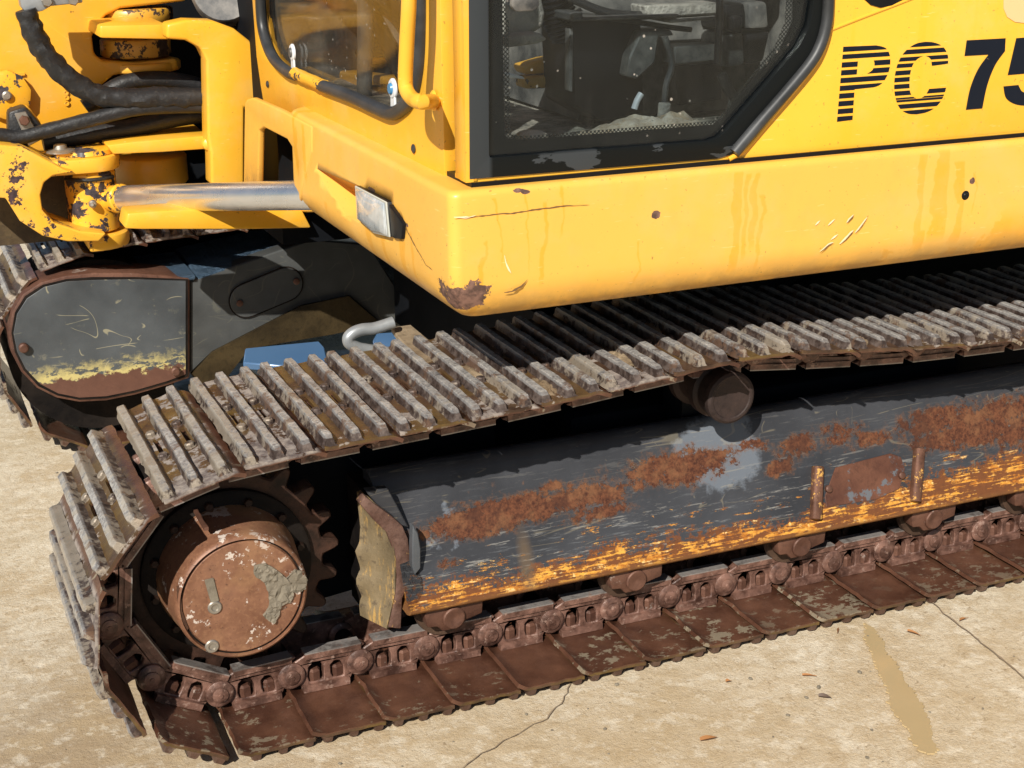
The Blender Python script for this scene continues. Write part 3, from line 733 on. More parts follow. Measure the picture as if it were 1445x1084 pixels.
def make_bar(seed, lip=False, nv=34):
    """one grouser bar, base at w=.006, worn and chipped along its ridge"""
    b = MB(); sec = [(-.0135, .005), (-.0098, .012), (-.0085, .0220), (-.0062, .0255), (.0058, .0250), (.0080, .0220), (.0095, .012), (.0135, .005)]
    rows = []
    for i in range(nv + 1):
        v = W * i / nv
        tv = 1.0
        if i == 0 or i == nv: tv = .82
        wob = .0015 * fbm(V(v * 9, seed, 1)); hh = .0012 * fbm(V(v * 25, seed, 9)) - .0008
        row = []
        for k, (u, w) in enumerate(sec):
            c = .0016 * fbm(V(v * 50, u * 90, seed * 3)) * (.5 if 0 < k < 7 else 1.7)
            row.append(V((u + c) * (1 if w < .01 else tv) + wob, max(0.0005, min(W - .0005, v + (.004 if i == 0 else -.004 if i == nv else 0) * (w / .02))), (w * (tv if w > .01 else 1)) + hh + c * .5))
        rows.append(row)
    g = b.grid(rows)
    b.b.faces.new(g[0]); b.b.faces.new(list(reversed(g[-1])))
    bmesh.ops.recalc_face_normals(b.b, faces=b.b.faces)
    return b
def make_bolt():
    b = MB(); b.lathe((0, 0, .006), (0, 0, 1), [(0, .0115), (.002, .0115), (.0025, .0092), (.0085, .0092), (.0105, .0070)], 8); return b
plates = [make_plate(s).mesh('track_shoe', M['shoe_plate'], 50) for s in (1, 2, 3, 4)]
bars = [make_bar(s * 1.7).mesh('grouser', M['grouser'], 34) for s in range(6)]
bolt_me = make_bolt().mesh('shoe_bolt', M['grouser'], 30)
# lumps of dried mud caked between the bars
def make_mud(seed):
    b = MB(); n = 22; rows = []
    u0, v0, ru, rv, h = random.choice((.0365, .0845)), random.uniform(.05, .30), .0155, random.uniform(.04, .08), random.uniform(.005, .009)
    for i in range(n + 1):
        row = []
        for j in range(11):
            a = (i / n * 2 - 1); c = (j / 10 * 2 - 1)
            r2 = a * a + .7 * c * c + .55 * fbm(V(a * 3, c * 2, seed * 7.3))
            z = .0065 + h * max(0, 1 - r2) ** .5 * (1 + .6 * fbm(V(a * 9, c * 5, seed))) - (.004 if r2 > 1 else 0)
            row.append(V(u0 + ru * c, min(W - .002, max(.002, v0 + rv * a)), z))
        rows.append(row)
    b.grid(rows)
    return b
muds = [make_mud(k + .5).mesh('caked_mud', M['mud_tan'], 60) for k in range(5)]

def link_outline():
    """side view of one chain link in (u, w); w is negative towards the rollers"""
    o = []
    for k in range(9):                       # round boss at the start
        a = math.radians(60 + k * 27); o.append((.0 + .024 * math.cos(a), -PINH + .024 * math.sin(a)))
    o += [(-.014, -.073), (-.004, -.078), (.100, -.076), (.112, -.070)]
    for k in range(7):
        a = math.radians(-60 + k * 24); o.append((.1335 - .004 + .019 * math.cos(a), -PINH + .019 * math.sin(a)))
    o += [(.114, -.012), (.112, -.0005), (.020, -.0005)]
    return o
def make_link(y0, y1, detail=True):
    b = MB()
    h1 = [(.031, -.016), (.053, -.016), (.056, -.028), (.056, -.044), (.048, -.051), (.038, -.050), (.031, -.040)]
    h2 = [(.070, -.016), (.098, -.016), (.101, -.030), (.098, -.048), (.088, -.056), (.074, -.054), (.069, -.040)]
    if detail: b.prism([(u, y0, w) for u, w in link_outline()], (0, y1 - y0, 0), holes=[[(u, y0, w) for u, w in h1], [(u, y0, w) for u, w in h2]], bev=.0018, seg=1)
    else: b.prism([(u, y0, w) for u, w in link_outline()], (0, y1 - y0, 0))
    # rail is a little wider than the web, boss collar
    b.box(-.004, .105, y0 - .004, y1 + .006, -.079, -.066, .003, 1)
    b.lathe((0, y0 - .010, -PINH), (0, 1, 0), [(0, .020), (.004, .0260), (.02, .0260)], 24)
    b.lathe((.1245, y0 + .002, -PINH + .001), (0, 1, 0), [(0, .018), (.003, .0215), (.014, .0215)], 20)
    # foot bolted to the shoe
    b.box(.022, .112, y0 - .010, y1, -.014, -.0008, .002, 1)
    return b
link_me = make_link(.158, .176).mesh('track_link', M['link'], 40)
link_in = make_link(.274, .292, False).mesh('track_link', M['link'], 40)
b = MB(); b.lathe((0, .1435, -PINH), (0, 1, 0), [(0, .011), (.0015, .0145), (.008, .0145)], 18); b.lathe((0, .1420, -PINH), (0, 1, 0), [(0, .004), (.004, .006)], 12)
pin_me = b.mesh('pin_end', M['link'], 30)
b = MB(); b.lathe((0, .1725, 0), (0, 0, -1), [(.012, .0135), (.034, .0135), (.038, .009)], 6); nut_me = b.mesh('nut', M['rust'], 30)
b = MB(); b.lathe((0, .19, -PINH), (0, 1, 0), [(0, .017), (.07, .017)], 16); bush_me = b.mesh('bushing', M['black_steel'], 30)

def lay_track(y0, near):
    n = len(PINS)
    for i in range(n):
        p, q = PINS[i], PINS[(i + 1) % n]
        ang_jit = 0
        d = (q - p).normalized(); w = V(-d.z, 0, d.x)
        mt = Matrix(((d.x, 0, w.x, 0), (0, 1, 0, 0), (d.z, 0, w.z, 0), (0, 0, 0, 1)))
        ms = Matrix.Translation(p + V(0, y0, 0) + w * PINH) @ mt
        back = p.x > 2.35
        if not near:
            show = p.x < .8 or p.z > .4
            if not show: continue
        s = link('track_shoe', plates[(i * 3 + i // 4) % 4], EX); s.matrix_world = ms
        if near or p.x < .3:
            for k, u in enumerate((.0125, .0605, .1085)):
                o = link('grouser', bars[(i * 5 + k * 2 + i // 3) % 6], s); o.location = (u, 0, .0015); 
            if near and not (p.z < .1 and p.x > .1):
                for u in (.036, .085):
                    for v in (.168, .282):
                        o = link('shoe_bolt', bolt_me, s); o.location = (u, v, 0)
                if p.z > .4 and p.x > .25 and i % 5 != 2:
                    o = link('caked_mud', muds[i % 5], s)
        if near:
            l = link('track_link', link_me, EX); l.matrix_world = ms
            link('track_link', link_in, EX).matrix_world = ms
            if near:
                link('pin_end', pin_me, l)
                for u in (.041, .086):
                    o = link('nut', nut_me, l); o.location = (u, 0, 0)
                o = link('bushing', bush_me, l)
lay_track(0.0, True)
lay_track(1.63, False)

# sprockets and final drives
def sprocket(y, ym, par):
    b = MB(); N = 21; out = []
    for k in range(N):
        a = 2 * math.pi * k / N + .05
        for da, r in ((-.38, .182), (-.30, .183), (-.17, .205), (-.09, .214), (.09, .214), (.17, .205), (.30, .183), (.38, .182)):
            t = a + da * 2 * math.pi / N; out.append((SX + r * math.cos(t), y, SZ + r * math.sin(t)))
    b.prism(out, (0, .045, 0), bev=.003, seg=1)
    o = b.obj('sprocket', M['sprocket'], par)
    # bolt circle on the drive flange
    c = MB(); c.lathe((SX, y - .016, SZ), (0, 1, 0), [(0, .150), (.004, .156), (.016, .156)], 48); c.obj('drive_flange', M['black_steel'], o)
    bm = MB(); bm.hexbolt((0, 0, 0), (0, -1, 0), .0085, .010); me = bm.mesh('flange_bolt', M['sprocket'])
    for k in range(12):
        a = 2 * math.pi * k / 12 + .2
        q = link('flange_bolt', me, o); q.location = (SX + .137 * math.cos(a), y - .016, SZ + .137 * math.sin(a))
    return o
sprocket(.205, .08, EX)
# near final drive: drum with a recessed cover held in a rim
HC = V(SX, 0, SZ)
b = MB(); b.lathe((SX, .075, SZ), (0, 1, 0), [(0, .111), (.002, .1145), (.010, .1175), (.030, .1185), (.060, .122), (.115, .130)], 72, closed=False)
b.lathe((SX, .075, SZ), (0, 1, 0), [(0, .111), (.005, .1095), (.012, .1085)], 72, closed=False)
fd = b.obj('final_drive', M['drive'], EX, smooth=40)
b = MB(); b.lathe((SX, .0785, SZ), (0, 1, 0), [(0, .0), (0, .060), (0, .100), (0, .1035), (.0035, .1065), (.012, .1068)], 72, closed=False)
cv = b.obj('drive_cover', M['drive'], fd, smooth=40)
b = MB(); b.lathe((SX, .082, SZ), (0, 1, 0), [(0, .1066), (.0, .1092)], 72, closed=False); b.obj('cover_groove', M['black_steel'], fd)
for (px, r) in (([(-0.0507,0.0780,0.2746)][0], .0125), ([(-0.0609,0.0780,0.2009)][0], .0125)):
    b = MB(); b.lathe((px[0], .0785, px[2]), (0, -1, 0), [(0, r), (.002, r), (.004, r * .86), (.004, r * .55), (.001, r * .45)], 24); o = b.obj('drain_plug', M['bolt'], fd)
    b = MB(); b.hexbolt((px[0], .0785, px[2]), (0, -1, 0), r * .36, .003); b.obj('plug_socket', M['black_steel'], o) if False else b.b.free()
b = MB(); b.prism([(-0.0650,0.0785,0.3304),(-0.0490,0.0785,0.3312),(-0.0423,0.0785,0.2863),(-0.0572,0.0785,0.2854)], (0, -.003, 0), bev=.0008, seg=1); b.obj('fill_label', M['dry_mud'], fd)
b = MB(); b.prism([(-0.1126,0.0785,0.3293),(-0.1070,0.0785,0.3228),(-0.1068,0.0785,0.2794),(-0.0984,0.0785,0.2448),(-0.1011,0.0785,0.2413),(-0.1102,0.0785,0.2666),(-0.1139,0.0785,0.2972)], (0, -.0012, 0)); b.obj('weld_scar', M['rust_wet'], fd)
# cake of dried mud stuck on the cover
def cake(pts, h, name, mt, par, ydir=-1):
    P = [Vector(p) for p in pts]; c = sum(P, Vector()) / len(P)
    Q = []
    for i in range(len(P)):
        a, d = P[i], P[(i + 1) % len(P)]
        for k in range(5):
            q = a.lerp(d, k / 5); q = q + V(1, 0, 0) * .0018 * fbm(q * 150) + V(0, 0, 1) * .0018 * fbm(q * 150 + V(7, 0, 0)); Q.append(q)
    b = MB(); b.prism(Q, (0, ydir * h, 0))
    bmesh.ops.triangulate(b.b, faces=[f for f in b.b.faces if len(f.verts) > 4])
    for _ in range(3): bmesh.ops.subdivide_edges(b.b, edges=[e for e in b.b.edges if e.calc_length() > .005], cuts=1, use_grid_fill=False)
    bmesh.ops.triangulate(b.b, faces=b.b.faces[:])
    for v in b.b.verts:
        if abs(v.co.y - P[0].y) > h * .5: v.co.y += ydir * .0035 * fbm(v.co * 130)
    return b.obj(name, mt, par, smooth=20)
cake([(0.0224,0.0785,0.3400),(0.0426,0.0785,0.3415),(0.0595,0.0785,0.3272),(0.0787,0.0785,0.3055),(0.0880,0.0785,0.2884),(0.0881,0.0785,0.2661),(0.0811,0.0785,0.2564),(0.0669,0.0785,0.2566),(0.0620,0.0785,0.2381),(0.0521,0.0785,0.2233),(0.0409,0.0785,0.2286),(0.0327,0.0785,0.2415),(0.0439,0.0785,0.2572),(0.0453,0.0785,0.2805),(0.0378,0.0785,0.3041),(0.0202,0.0785,0.3241)], .005, 'mud_cake', M['dry_mud'], fd)
cake([(0.0787,0.0785,0.3055),(0.0948,0.0785,0.3189),(0.1099,0.0785,0.3117),(0.1155,0.0785,0.2954),(0.1120,0.0785,0.2780),(0.0949,0.0785,0.2731),(0.0837,0.0785,0.2810)], .0035, 'mud_cake', M['dry_mud'], fd)
b = MB(); b.box([(-0.0504,0.1500,0.4358)][0][0] - .004, [(-0.0504,0.1500,0.4358)][0][0] + .004, .10, .20, SZ + .128, SZ + .134, .001, 1)
b.obj('drive_lug', M['rust'], fd)

# track frame --------------------------------------------------------------
# outer face slopes inwards from (y .105, z .175) to (y .205, z .42)
FP = ((0, .105, .175), (0, -.245, .10))
sec = [(.118, .163), (.107, .166), (.103, .172), (.105, .180), (.150, .288), (.196, .402), (.203, .414), (.212, .421), (.225, .423), (.245, .418), (.262, .395), (.345, .180), (.345, .165)]
def frame_end(z):            # the rounded cut-away left end
    K = [(.160, .312), (.180, .322), (.200, .345), (.225, .350), (.25, .340), (.28, .315), (.32, .300), (.36, .290), (.43, .275)]
    for (a, xa), (c, xc) in zip(K, K[1:]):
        if z <= c: return xa + (xc - xa) * max(0, (z - a)) / (c - a)
    return K[-1][1]
b = MB(); rows = []
fine = []
for (a, c) in zip(sec, sec[1:]):
    m = max(1, int(math.hypot(c[0] - a[0], c[1] - a[1]) / .012))
    for k in range(m): fine.append((a[0] + (c[0] - a[0]) * k / m, a[1] + (c[1] - a[1]) * k / m))
fine.append(sec[-1])
xsn = [0, .02, .04, .07] + [.12 + .05 * i for i in range(32)] + [1.80, 1.86]
for (y, z) in fine:
    x0 = frame_end(z)
    rows.append([V(x0 + (2.0 - x0) * t / 1.86, y + .0012 * fbm(V(t * 3, z * 6, 2)) , z) for t in xsn])
gg = b.grid(rows)
b.b.faces.new([r[0] for r in gg])
bmesh.ops.recalc_face_normals(b.b, faces=b.b.faces)
tf = b.obj('track_frame', M['frame'], EX, smooth=50)
b = MB(); b.prism([(1.2823,0.1506,0.2867),(1.4233,0.1538,0.2947),(1.4486,0.1495,0.2840),(1.4544,0.1393,0.2589),(1.4318,0.1244,0.2224),(1.3689,0.1196,0.2107),(1.2443,0.1211,0.2144),(1.2453,0.1301,0.2364)], (0, -.0035, .0015), bev=.001, seg=1)
M['rust_grey'] = mat_rust('rust_with_grey_paint', (.085, .032, .02), (.17, .07, .04), pale=(.13, .15, .17), pale_amt=.35, wet=.45, scale=.9)
ip = b.obj('inspection_plate', M['rust_grey'], tf)
bm = MB(); bm.lathe((0, 0, 0), (0, -.245, .10), [(0, .008), (.007, .008), (.009, .005)], 14); me = bm.mesh('plate_bolt', M['rust'])
for p in [(1.2550,0.1327,0.2498),(1.4409,0.1324,0.2490)]: q = link('plate_bolt', me, tf); q.location = p
for i, (a, c) in enumerate(([(1.2365,0.1544,0.2961),(1.2106,0.1136,0.1961)], [(1.4955,0.1538,0.2945),(1.4624,0.1120,0.1922)])):
    a, c = Vector(a), Vector(c); ax = (a - c).normalized(); nn = V(0, -.245, .10).normalized(); sx = ax.cross(nn)
    b = MB(); hw = .0115; L = (a - c).length
    prof = [(-hw, 0), (hw, 0), (hw, .016), (hw * .5, .019), (-hw * .5, .019), (-hw, .016)]
    b.prism([c + sx * u + nn * w for u, w in prof], ax * L, bev=.003, seg=2); b.obj('guide_bar', M['bar_rust'] if 'bar_rust' in M else M['frame'], tf)

# end guard of the frame, beside the sprocket
b = MB(); b.prism([(0.2478,0.1400,0.4075),(0.2673,0.1400,0.3872),(0.2964,0.1400,0.3594),(0.3177,0.1400,0.3355),(0.3279,0.1400,0.3077),(0.3322,0.1400,0.2634),(0.3280,0.1400,0.2173),(0.3130,0.1400,0.1864),(0.3082,0.1400,0.1233),(0.2830,0.1400,0.1317),(0.2960,0.1400,0.1825),(0.3032,0.1400,0.2326),(0.2994,0.1400,0.2843),(0.2870,0.1400,0.3269),(0.2634,0.1400,0.3555),(0.2378,0.1400,0.3925)], (0, .03, 0), bev=.003, seg=2)
M['guard'] = M['frame']
M['guard_rust'] = mat_rust('scraped_guard_edge', (.085, .04, .028), (.19, .11, .085), pale=(.55, .33, .12), pale_amt=.1, wet=.5, scale=2.5)
gd = b.obj('end_guard', M['guard_rust'], EX)
b = MB(); b.prism([*[(0.2548,0.1420,0.3971),(0.2938,0.1420,0.3448),(0.3051,0.1420,0.2678),(0.3029,0.1420,0.2009),(0.2851,0.1420,0.1303)], *[(0.2170,0.2700,0.1912),(0.2320,0.2700,0.2709),(0.2287,0.2700,0.3218),(0.2228,0.2700,0.3755),(0.2357,0.2700,0.4139)]], (.010, .004, 0))
t = NT('weathered_guard'); n1 = t.noise(14, 8, .65, v=t.vscale(t.co, (1, 1, .35))); n2 = t.noise(60, 6, .7)
col = t.mix(t.step(n1, .35, .65), (.075, .055, .028), (.20, .15, .085)); col = t.mix(t.mul(t.step(t.noise(12, 8, .75, v=t.vscale(t.co, (3, 3, .5)), off=3), .54, .60), .75), col, (.42, .25, .07)); col = t.mix(t.mul(t.step(n2, .56, .64), .6), col, (.05, .035, .025))
M['guard_face'] = t.end(t.bsdf(col, .6, 0, .4, t.bump(t.add(n1, n2), .6, .003)))
b.b.free()
# jagged face plate turned towards the sprocket
def ruled(A, B, th, name, mt, par, n=26, jag=.0):
    """plate between two polylines"""
    def samp(P, t):
        P = [Vector(p) for p in P]; L = [(q - p).length for p, q in zip(P, P[1:])]; s_ = t * sum(L)
        for (p, q), l in zip(zip(P, P[1:]), L):
            if s_ <= l + 1e-9: return p.lerp(q, s_ / l)
            s_ -= l
        return P[-1]
    b = MB(); rows = []
    for i in range(n + 1):
        a, c = samp(A, i / n), samp(B, i / n)
        rows.append([a.lerp(c, k / 8) for k in range(9)])
    b.grid(rows); bmesh.ops.recalc_face_normals(b.b, faces=b.b.faces); bmesh.ops.solidify(b.b, geom=b.b.faces[:], thickness=th)
    return b.obj(name, mt, par, smooth=40)
ruled([(0.2599,0.1450,0.3978),(0.2885,0.1450,0.3602),(0.3024,0.1450,0.3220),(0.3075,0.1450,0.2660),(0.3039,0.1450,0.1993),(0.2860,0.1450,0.1286)], [(0.2585,0.2000,0.3936),(0.2585,0.2000,0.3606),(0.2597,0.2000,0.3214),(0.2556,0.2000,0.2873),(0.2467,0.2000,0.2743),(0.2563,0.2000,0.2372),(0.2441,0.2000,0.2129),(0.2569,0.2000,0.1805),(0.2506,0.2000,0.1638),(0.2524,0.2000,0.1393)], .008, 'guard_face', M['guard_face'], gd)
b = MB(); b.box(.262, .45, .215, .30, .13, .39, .004, 1); b.obj('end_block', M['black_steel'], gd)
b = MB(); b.prism([(0.3315,0.1200,0.3412),(0.3408,0.1200,0.3252),(0.3454,0.1200,0.2913),(0.3443,0.1200,0.2523),(0.3328,0.1200,0.2401),(0.3277,0.1200,0.2585),(0.3290,0.1200,0.3016)], (0, .02, 0), bev=.002, seg=1); b.obj('guard_lip', M['grey'], gd)
b = MB(); b.prism([(0.2526,0.1500,0.4126),(0.2960,0.1500,0.4092),(0.3334,0.1500,0.3242),(0.3183,0.1500,0.3313),(0.2997,0.1500,0.3562),(0.2705,0.1500,0.3841)], (0, .02, 0), bev=.002, seg=1); b.obj('guard_shoulder', M['frame'], gd)

b = MB(); P_ = [(.60, .36, .14), (.60, .36, .50), (.02, .36, .485)]
for k in range(17): a = math.radians(90 + 180 * k / 16); P_.append((-.01 + .205 * math.cos(a), .36, .283 + .205 * math.sin(a)))
P_.append((.02, .36, .08)); b.prism(P_, (0, .10, 0), bev=.006, seg=1); b.cyl((SX, .25, SZ), (SX, .36, SZ), .135, 40)
b.obj('motor_blocker', M['dark'], EX)  # dark motor block added behind the sprocket to keep that gap black
b = MB(); b.box(.34, 2.1, .47, .53, .10, .525, .004, 1); b.obj('dark_gap_sheet', M['dark'], EX)  # dark sheet added to close the sunlit gap behind the track
M['roller'] = mat_rust('greasy_roller_steel', (.030, .017, .012), (.085, .050, .032), wet=.4, metal=0, spec=.3)
# track rollers hung below the frame
for i, x in enumerate((.40, .79, 1.18, 1.52, 1.80, 2.06)):
    b = MB(); b.lathe((x, .150, .146), (0, 1, 0), [(0, .030), (.0, .058), (.010, .060), (.014, .047), (.055, .045), (.060, .060), (.090, .060), (.095, .045), (.13, .045), (.136, .058), (.150, .058), (.150, .03)], 40)
    r = b.obj('track_roller', M['roller'], EX)
    b = MB(); b.prism([(x - .050, .118, .142), (x - .046, .118, .126), (x - .026, .118, .124), (x - .016, .118, .112), (x + .020, .118, .112), (x + .030, .118, .126), (x + .066, .118, .134), (x + .068, .118, .168), (x - .040, .118, .168), (x - .052, .118, .156)], (0, .030, 0), bev=.0035, seg=2)
    b.obj('roller_bracket', M['rust'], r)
    b = MB(); b.lathe((x + .006, .119, .138), (0, -1, 0), [(0, .0225), (.006, .0225), (.008, .020), (.0075, .012), (.004, .003)], 28); b.obj('shaft_end', M['rust'], r)
# carrier roller
b = MB(); cx, cz = .990, .500
b.lathe((cx, .10, cz), (0, 1, 0), [(0, 0), (.0, .040), (-.002, .042), (-.002, .047), (.002, .0525), (.012, .0535), (.016, .050), (.040, .048), (.050, .048), (.055, .056), (.075, .056), (.080, .044), (.13, .044), (.135, .056), (.155, .056), (.155, .02)], 48)
M['carrier'] = mat_rust('dull_roller_steel', (.018, .012, .011), (.045, .028, .024), wet=.5, metal=0, spec=.3, pale=(.28, .20, .17), pale_amt=-.6)
cr = b.obj('carrier_roller', M['carrier'], EX)
b = MB(); b.box(cx - .03, cx + .03, .24, .32, .40, .51, .006, 1); b.obj('roller_post', M['dark'], cr)

# car body between the tracks, slew ring, far undercarriage ----------------
b = MB(); b.box(.80, 2.9, .50, 1.58, .28, .56, .03, 2); b.cyl((1.2, 1.05, .54), (1.2, 1.05, .73), .52, 64); cb = b.obj('car_body', M['dark'], EX)
b = MB(); b.box(.47, 3.2, .10, 2.05, .745, .765, .005, 1); b.box(.66, 3.2, .4, 2.0, .66, .74, .01, 1); b.obj('deck_underside', M['dark'], EX)
# near leg of the x-shaped car body behind the track
b = MB(); b.prism([(.75, .33, .30), (1.75, .33, .30), (1.75, .33, .42), (.75, .33, .42)], (0, .3, 0), bev=.02); b.obj('car_body_leg', M['dark'], cb)

FY = 1.60
ff = MB(); ff.prism([(0.2426,1.6150,0.4600),(0.2495,1.6150,0.4515),(0.5808,1.6150,0.5302),(0.7416,1.6150,0.5000),(0.9015,1.6150,0.2230),(0.7642,1.6150,0.2718),(0.6781,1.6150,0.3587),(0.5412,1.6150,0.3462),(0.2881,1.6150,0.2465),(0.2223,1.6150,0.1926)], (0, .06, 0), bev=.004, seg=1)
leg = ff.obj('far_frame_leg', M['grey_far'], EX)
b = MB(); 
def stadium(a, c, r, n=12):
    a, c = Vector(a), Vector(c); d = (c - a).normalized(); y = V(0, 1, 0); s_ = d.cross(y)
    out = []
    for k in range(n + 1):
        t = math.pi / 2 - math.pi * k / n; out.append(c + (d * math.cos(t) + s_ * math.sin(t)) * r)
    for k in range(n + 1):
        t = -math.pi / 2 - math.pi * k / n; out.append(a + (d * math.cos(t) + s_ * math.sin(t)) * r)
    return out
q0, q1 = [(0.3899,1.6120,0.3810),(0.5001,1.6120,0.4142)]
b.prism(stadium(q0, q1, .046), (0, -.004, 0), bev=.001, seg=1); op = b.obj('oval_plate', M['grey_rusty'] if 'grey_rusty' in M else M['grey_far'], leg)
b = MB(); b.prism(stadium(q0, q1, .050), (0, -.0018, 0)); b.obj('plate_joint', M['black_steel'], leg)
bm = MB(); bm.lathe((0, 0, 0), (0, -1, 0), [(0, .009), (.004, .009), (.005, .007)], 14); me = bm.mesh('plate_bolt', M['rust'])
for p in [(0.5289,1.6070,0.4202),(0.3689,1.6070,0.3768)]: q = link('plate_bolt', me, leg); q.location = p
b = MB(); b.prism([(0.2851,1.6000,0.2512),(0.5372,1.6000,0.3506),(0.6736,1.6000,0.3630),(0.7655,1.6000,0.2716),(0.6238,1.6000,0.2583),(0.3862,1.6000,0.2480),(0.2760,1.6000,0.1245),(0.2272,1.6000,0.1966)], (0, .05, -.01)); M['brown_shaded'] = mat_rust('shaded_brown_underside', (.018, .012, .005), (.05, .034, .014), pale=(.16, .11, .04), pale_amt=-.3, wet=.45, metal=0, spec=.2)  # darker brown copy, underside shade put into the colour
b.obj('leg_underside', M['brown_shaded'], leg)
# top of the far frame; the sky's blue is mixed into its paint
t1 = [(0.0509,1.7758,0.4700),(0.0892,1.8959,0.4700),(0.1642,1.8792,0.4700),(0.2403,1.9165,0.4700),(0.2563,1.7322,0.4700),(0.2422,1.5740,0.4700)]
def mudded_top(pts, name, mt, par, z, th=.02):
    P = [Vector(p) for p in pts]
    Q = []
    for i in range(len(P)):
        a, d = P[i], P[(i + 1) % len(P)]; n = max(1, int((d - a).length / .02))
        for k in range(n): Q.append(a.lerp(d, k / n) + V(.004 * fbm(a.lerp(d, k / n) * 40), .006 * fbm(a.lerp(d, k / n) * 40 + V(3, 0, 0)), 0))
    b = MB(); b.prism(Q, (0, 0, -th)); return b.obj(name, mt, par, smooth=0)
# rounded guard round the far final drive
outline = [(0.2398,1.6000,0.4640),(0.2187,1.6000,0.1856),(0.1547,1.6000,0.1725),(0.0687,1.6000,0.1586),(-0.0060,1.6000,0.1535),(-0.0751,1.6000,0.1597),(-0.1310,1.6000,0.1797),(-0.1775,1.6000,0.2138),(-0.2112,1.6000,0.2631),(-0.2297,1.6000,0.3174),(-0.2325,1.6000,0.3709),(-0.2162,1.6000,0.4253),(-0.1855,1.6000,0.4684),(-0.1376,1.6000,0.4947),(-0.0769,1.6000,0.5047),(-0.0095,1.6000,0.5048),(0.0977,1.6000,0.4931)]
b = MB(); b.prism(outline, (0, .13, 0), bev=.006, seg=2); gu = b.obj('far_drive_guard', M['guard_rim'] if 'guard_rim' in M else M['rust'], EX)
inner = [(0.2276,1.5980,0.4581),(0.2078,1.5980,0.1999),(0.1554,1.5980,0.1871),(0.0696,1.5980,0.1732),(-0.0050,1.5980,0.1680),(-0.0740,1.5980,0.1740),(-0.1263,1.5980,0.1934),(-0.1677,1.5980,0.2248),(-0.1999,1.5980,0.2718),(-0.2157,1.5980,0.3199),(-0.2190,1.5980,0.3697),(-0.2050,1.5980,0.4189),(-0.1766,1.5980,0.4567),(-0.1322,1.5980,0.4815),(-0.0752,1.5980,0.4900),(-0.0115,1.5980,0.4867),(0.0959,1.5980,0.4766)]
b = MB(); b.prism(inner, (0, -.003, 0), bev=.001, seg=1); b.obj('guard_cover', M['grey_cover'], gu)
outl2 = [(0.2336,1.5985,0.4611),(0.2132,1.5985,0.1929),(0.1551,1.5985,0.1809),(0.0692,1.5985,0.1671),(-0.0055,1.5985,0.1619),(-0.0745,1.5985,0.1680),(-0.1286,1.5985,0.1877),(-0.1736,1.5985,0.2196),(-0.2055,1.5985,0.2686),(-0.2211,1.5985,0.3186),(-0.2241,1.5985,0.3702),(-0.2097,1.5985,0.4230),(-0.1811,1.5985,0.4627),(-0.1350,1.5985,0.4873),(-0.0763,1.5985,0.4957),(-0.0108,1.5985,0.4940),(0.0965,1.5985,0.4821)]
b = MB(); b.prism(outl2, (0, -.0008, 0)); b.obj('cover_joint', M['black_steel'], gu)
bm = MB(); bm.lathe((0, 0, 0), (0, -1, 0), [(0, .0125), (.013, .0125), (.016, .009)], 14); me = bm.mesh('cover_bolt', M['rust'])
for p in [(-0.1993,1.5940,0.3304),(0.1796,1.5940,0.2150)]: q = link('cover_bolt', me, gu); q.location = p
# far track frame and its top
b = MB(); b.prism([(.20, 1.70, .17), (2.6, 1.70, .17), (2.6, 1.70, .44), (.20, 1.70, .455), (.0, 1.70, .45)], (0, .22, 0), bev=.02); fr2 = b.obj('far_track_frame', M['sky_tinted_mud'], EX)
b = MB(); b.prism([(-.02, 1.602, .472), (.255, 1.602, .47), (.255, 1.86, .475), (-.02, 1.86, .475)], (0, 0, -.015), bev=.004, seg=1); b.obj('guard_top', M['sky_tinted_mud'], gu)
b = MB(); b.prism([(.262, 1.616, .462), (.60, 1.616, .515), (.60, 1.9, .52), (.262, 1.9, .475)], (0, 0, -.015), bev=.004, seg=1); b.obj('leg_top', M['sky_tinted_mud'], leg)
sp2 = MB(); sp2.lathe((SX, 1.69, SZ), (0, 1, 0), [(0, .235), (.25, .235)], 60); sp2.obj('far_shade_disc', M['black_steel'], EX)  # plain black disc standing in for shade inside the far track
# belly plate seen through the gap: glossy, with the sky's reflection painted in as blue
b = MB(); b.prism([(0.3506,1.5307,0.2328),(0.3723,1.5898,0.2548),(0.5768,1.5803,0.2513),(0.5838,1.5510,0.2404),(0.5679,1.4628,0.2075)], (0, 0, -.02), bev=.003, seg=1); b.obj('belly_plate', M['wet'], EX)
b = MB(); b.prism([(0.4502,0.5655,0.5850),(0.4947,0.5677,0.5850),(0.4923,0.4592,0.5850),(0.5021,0.3417,0.5850),(0.4330,0.3144,0.5850),(0.4353,0.4225,0.5850),(0.4406,0.4934,0.5850)], (0, 0, -.012), bev=.002, seg=1); b.obj('muddy_ledge', M['mud_tan'], EX)
b = MB(); b.prism([(0.4415,0.6668,0.5297),(0.4563,0.6862,0.5383),(0.5048,0.6821,0.5365),(0.5140,0.6540,0.5240),(0.5230,0.6089,0.5040),(0.4333,0.6250,0.5111)], (0, 0, -.012), bev=.002, seg=1); b.obj('sky_blue_ledge', M['wet'], EX)  # its blue, too, is sky reflection put into the colour
# bent grey grease pipe rising behind the track
b = MB(); b.tube([(0.4454,0.5200,0.5418),(0.4150,0.5200,0.5489),(0.3849,0.5200,0.5574),(0.3626,0.5200,0.5649),(0.3451,0.5200,0.5777),(0.3442,0.5200,0.5898),(0.3565,0.5200,0.5988),(0.3746,0.5200,0.6025),(0.4018,0.5200,0.6021),(0.4400,0.5200,0.6094)], .0125, 14, 5); b.obj('bent_pipe', M['rod'], EX)

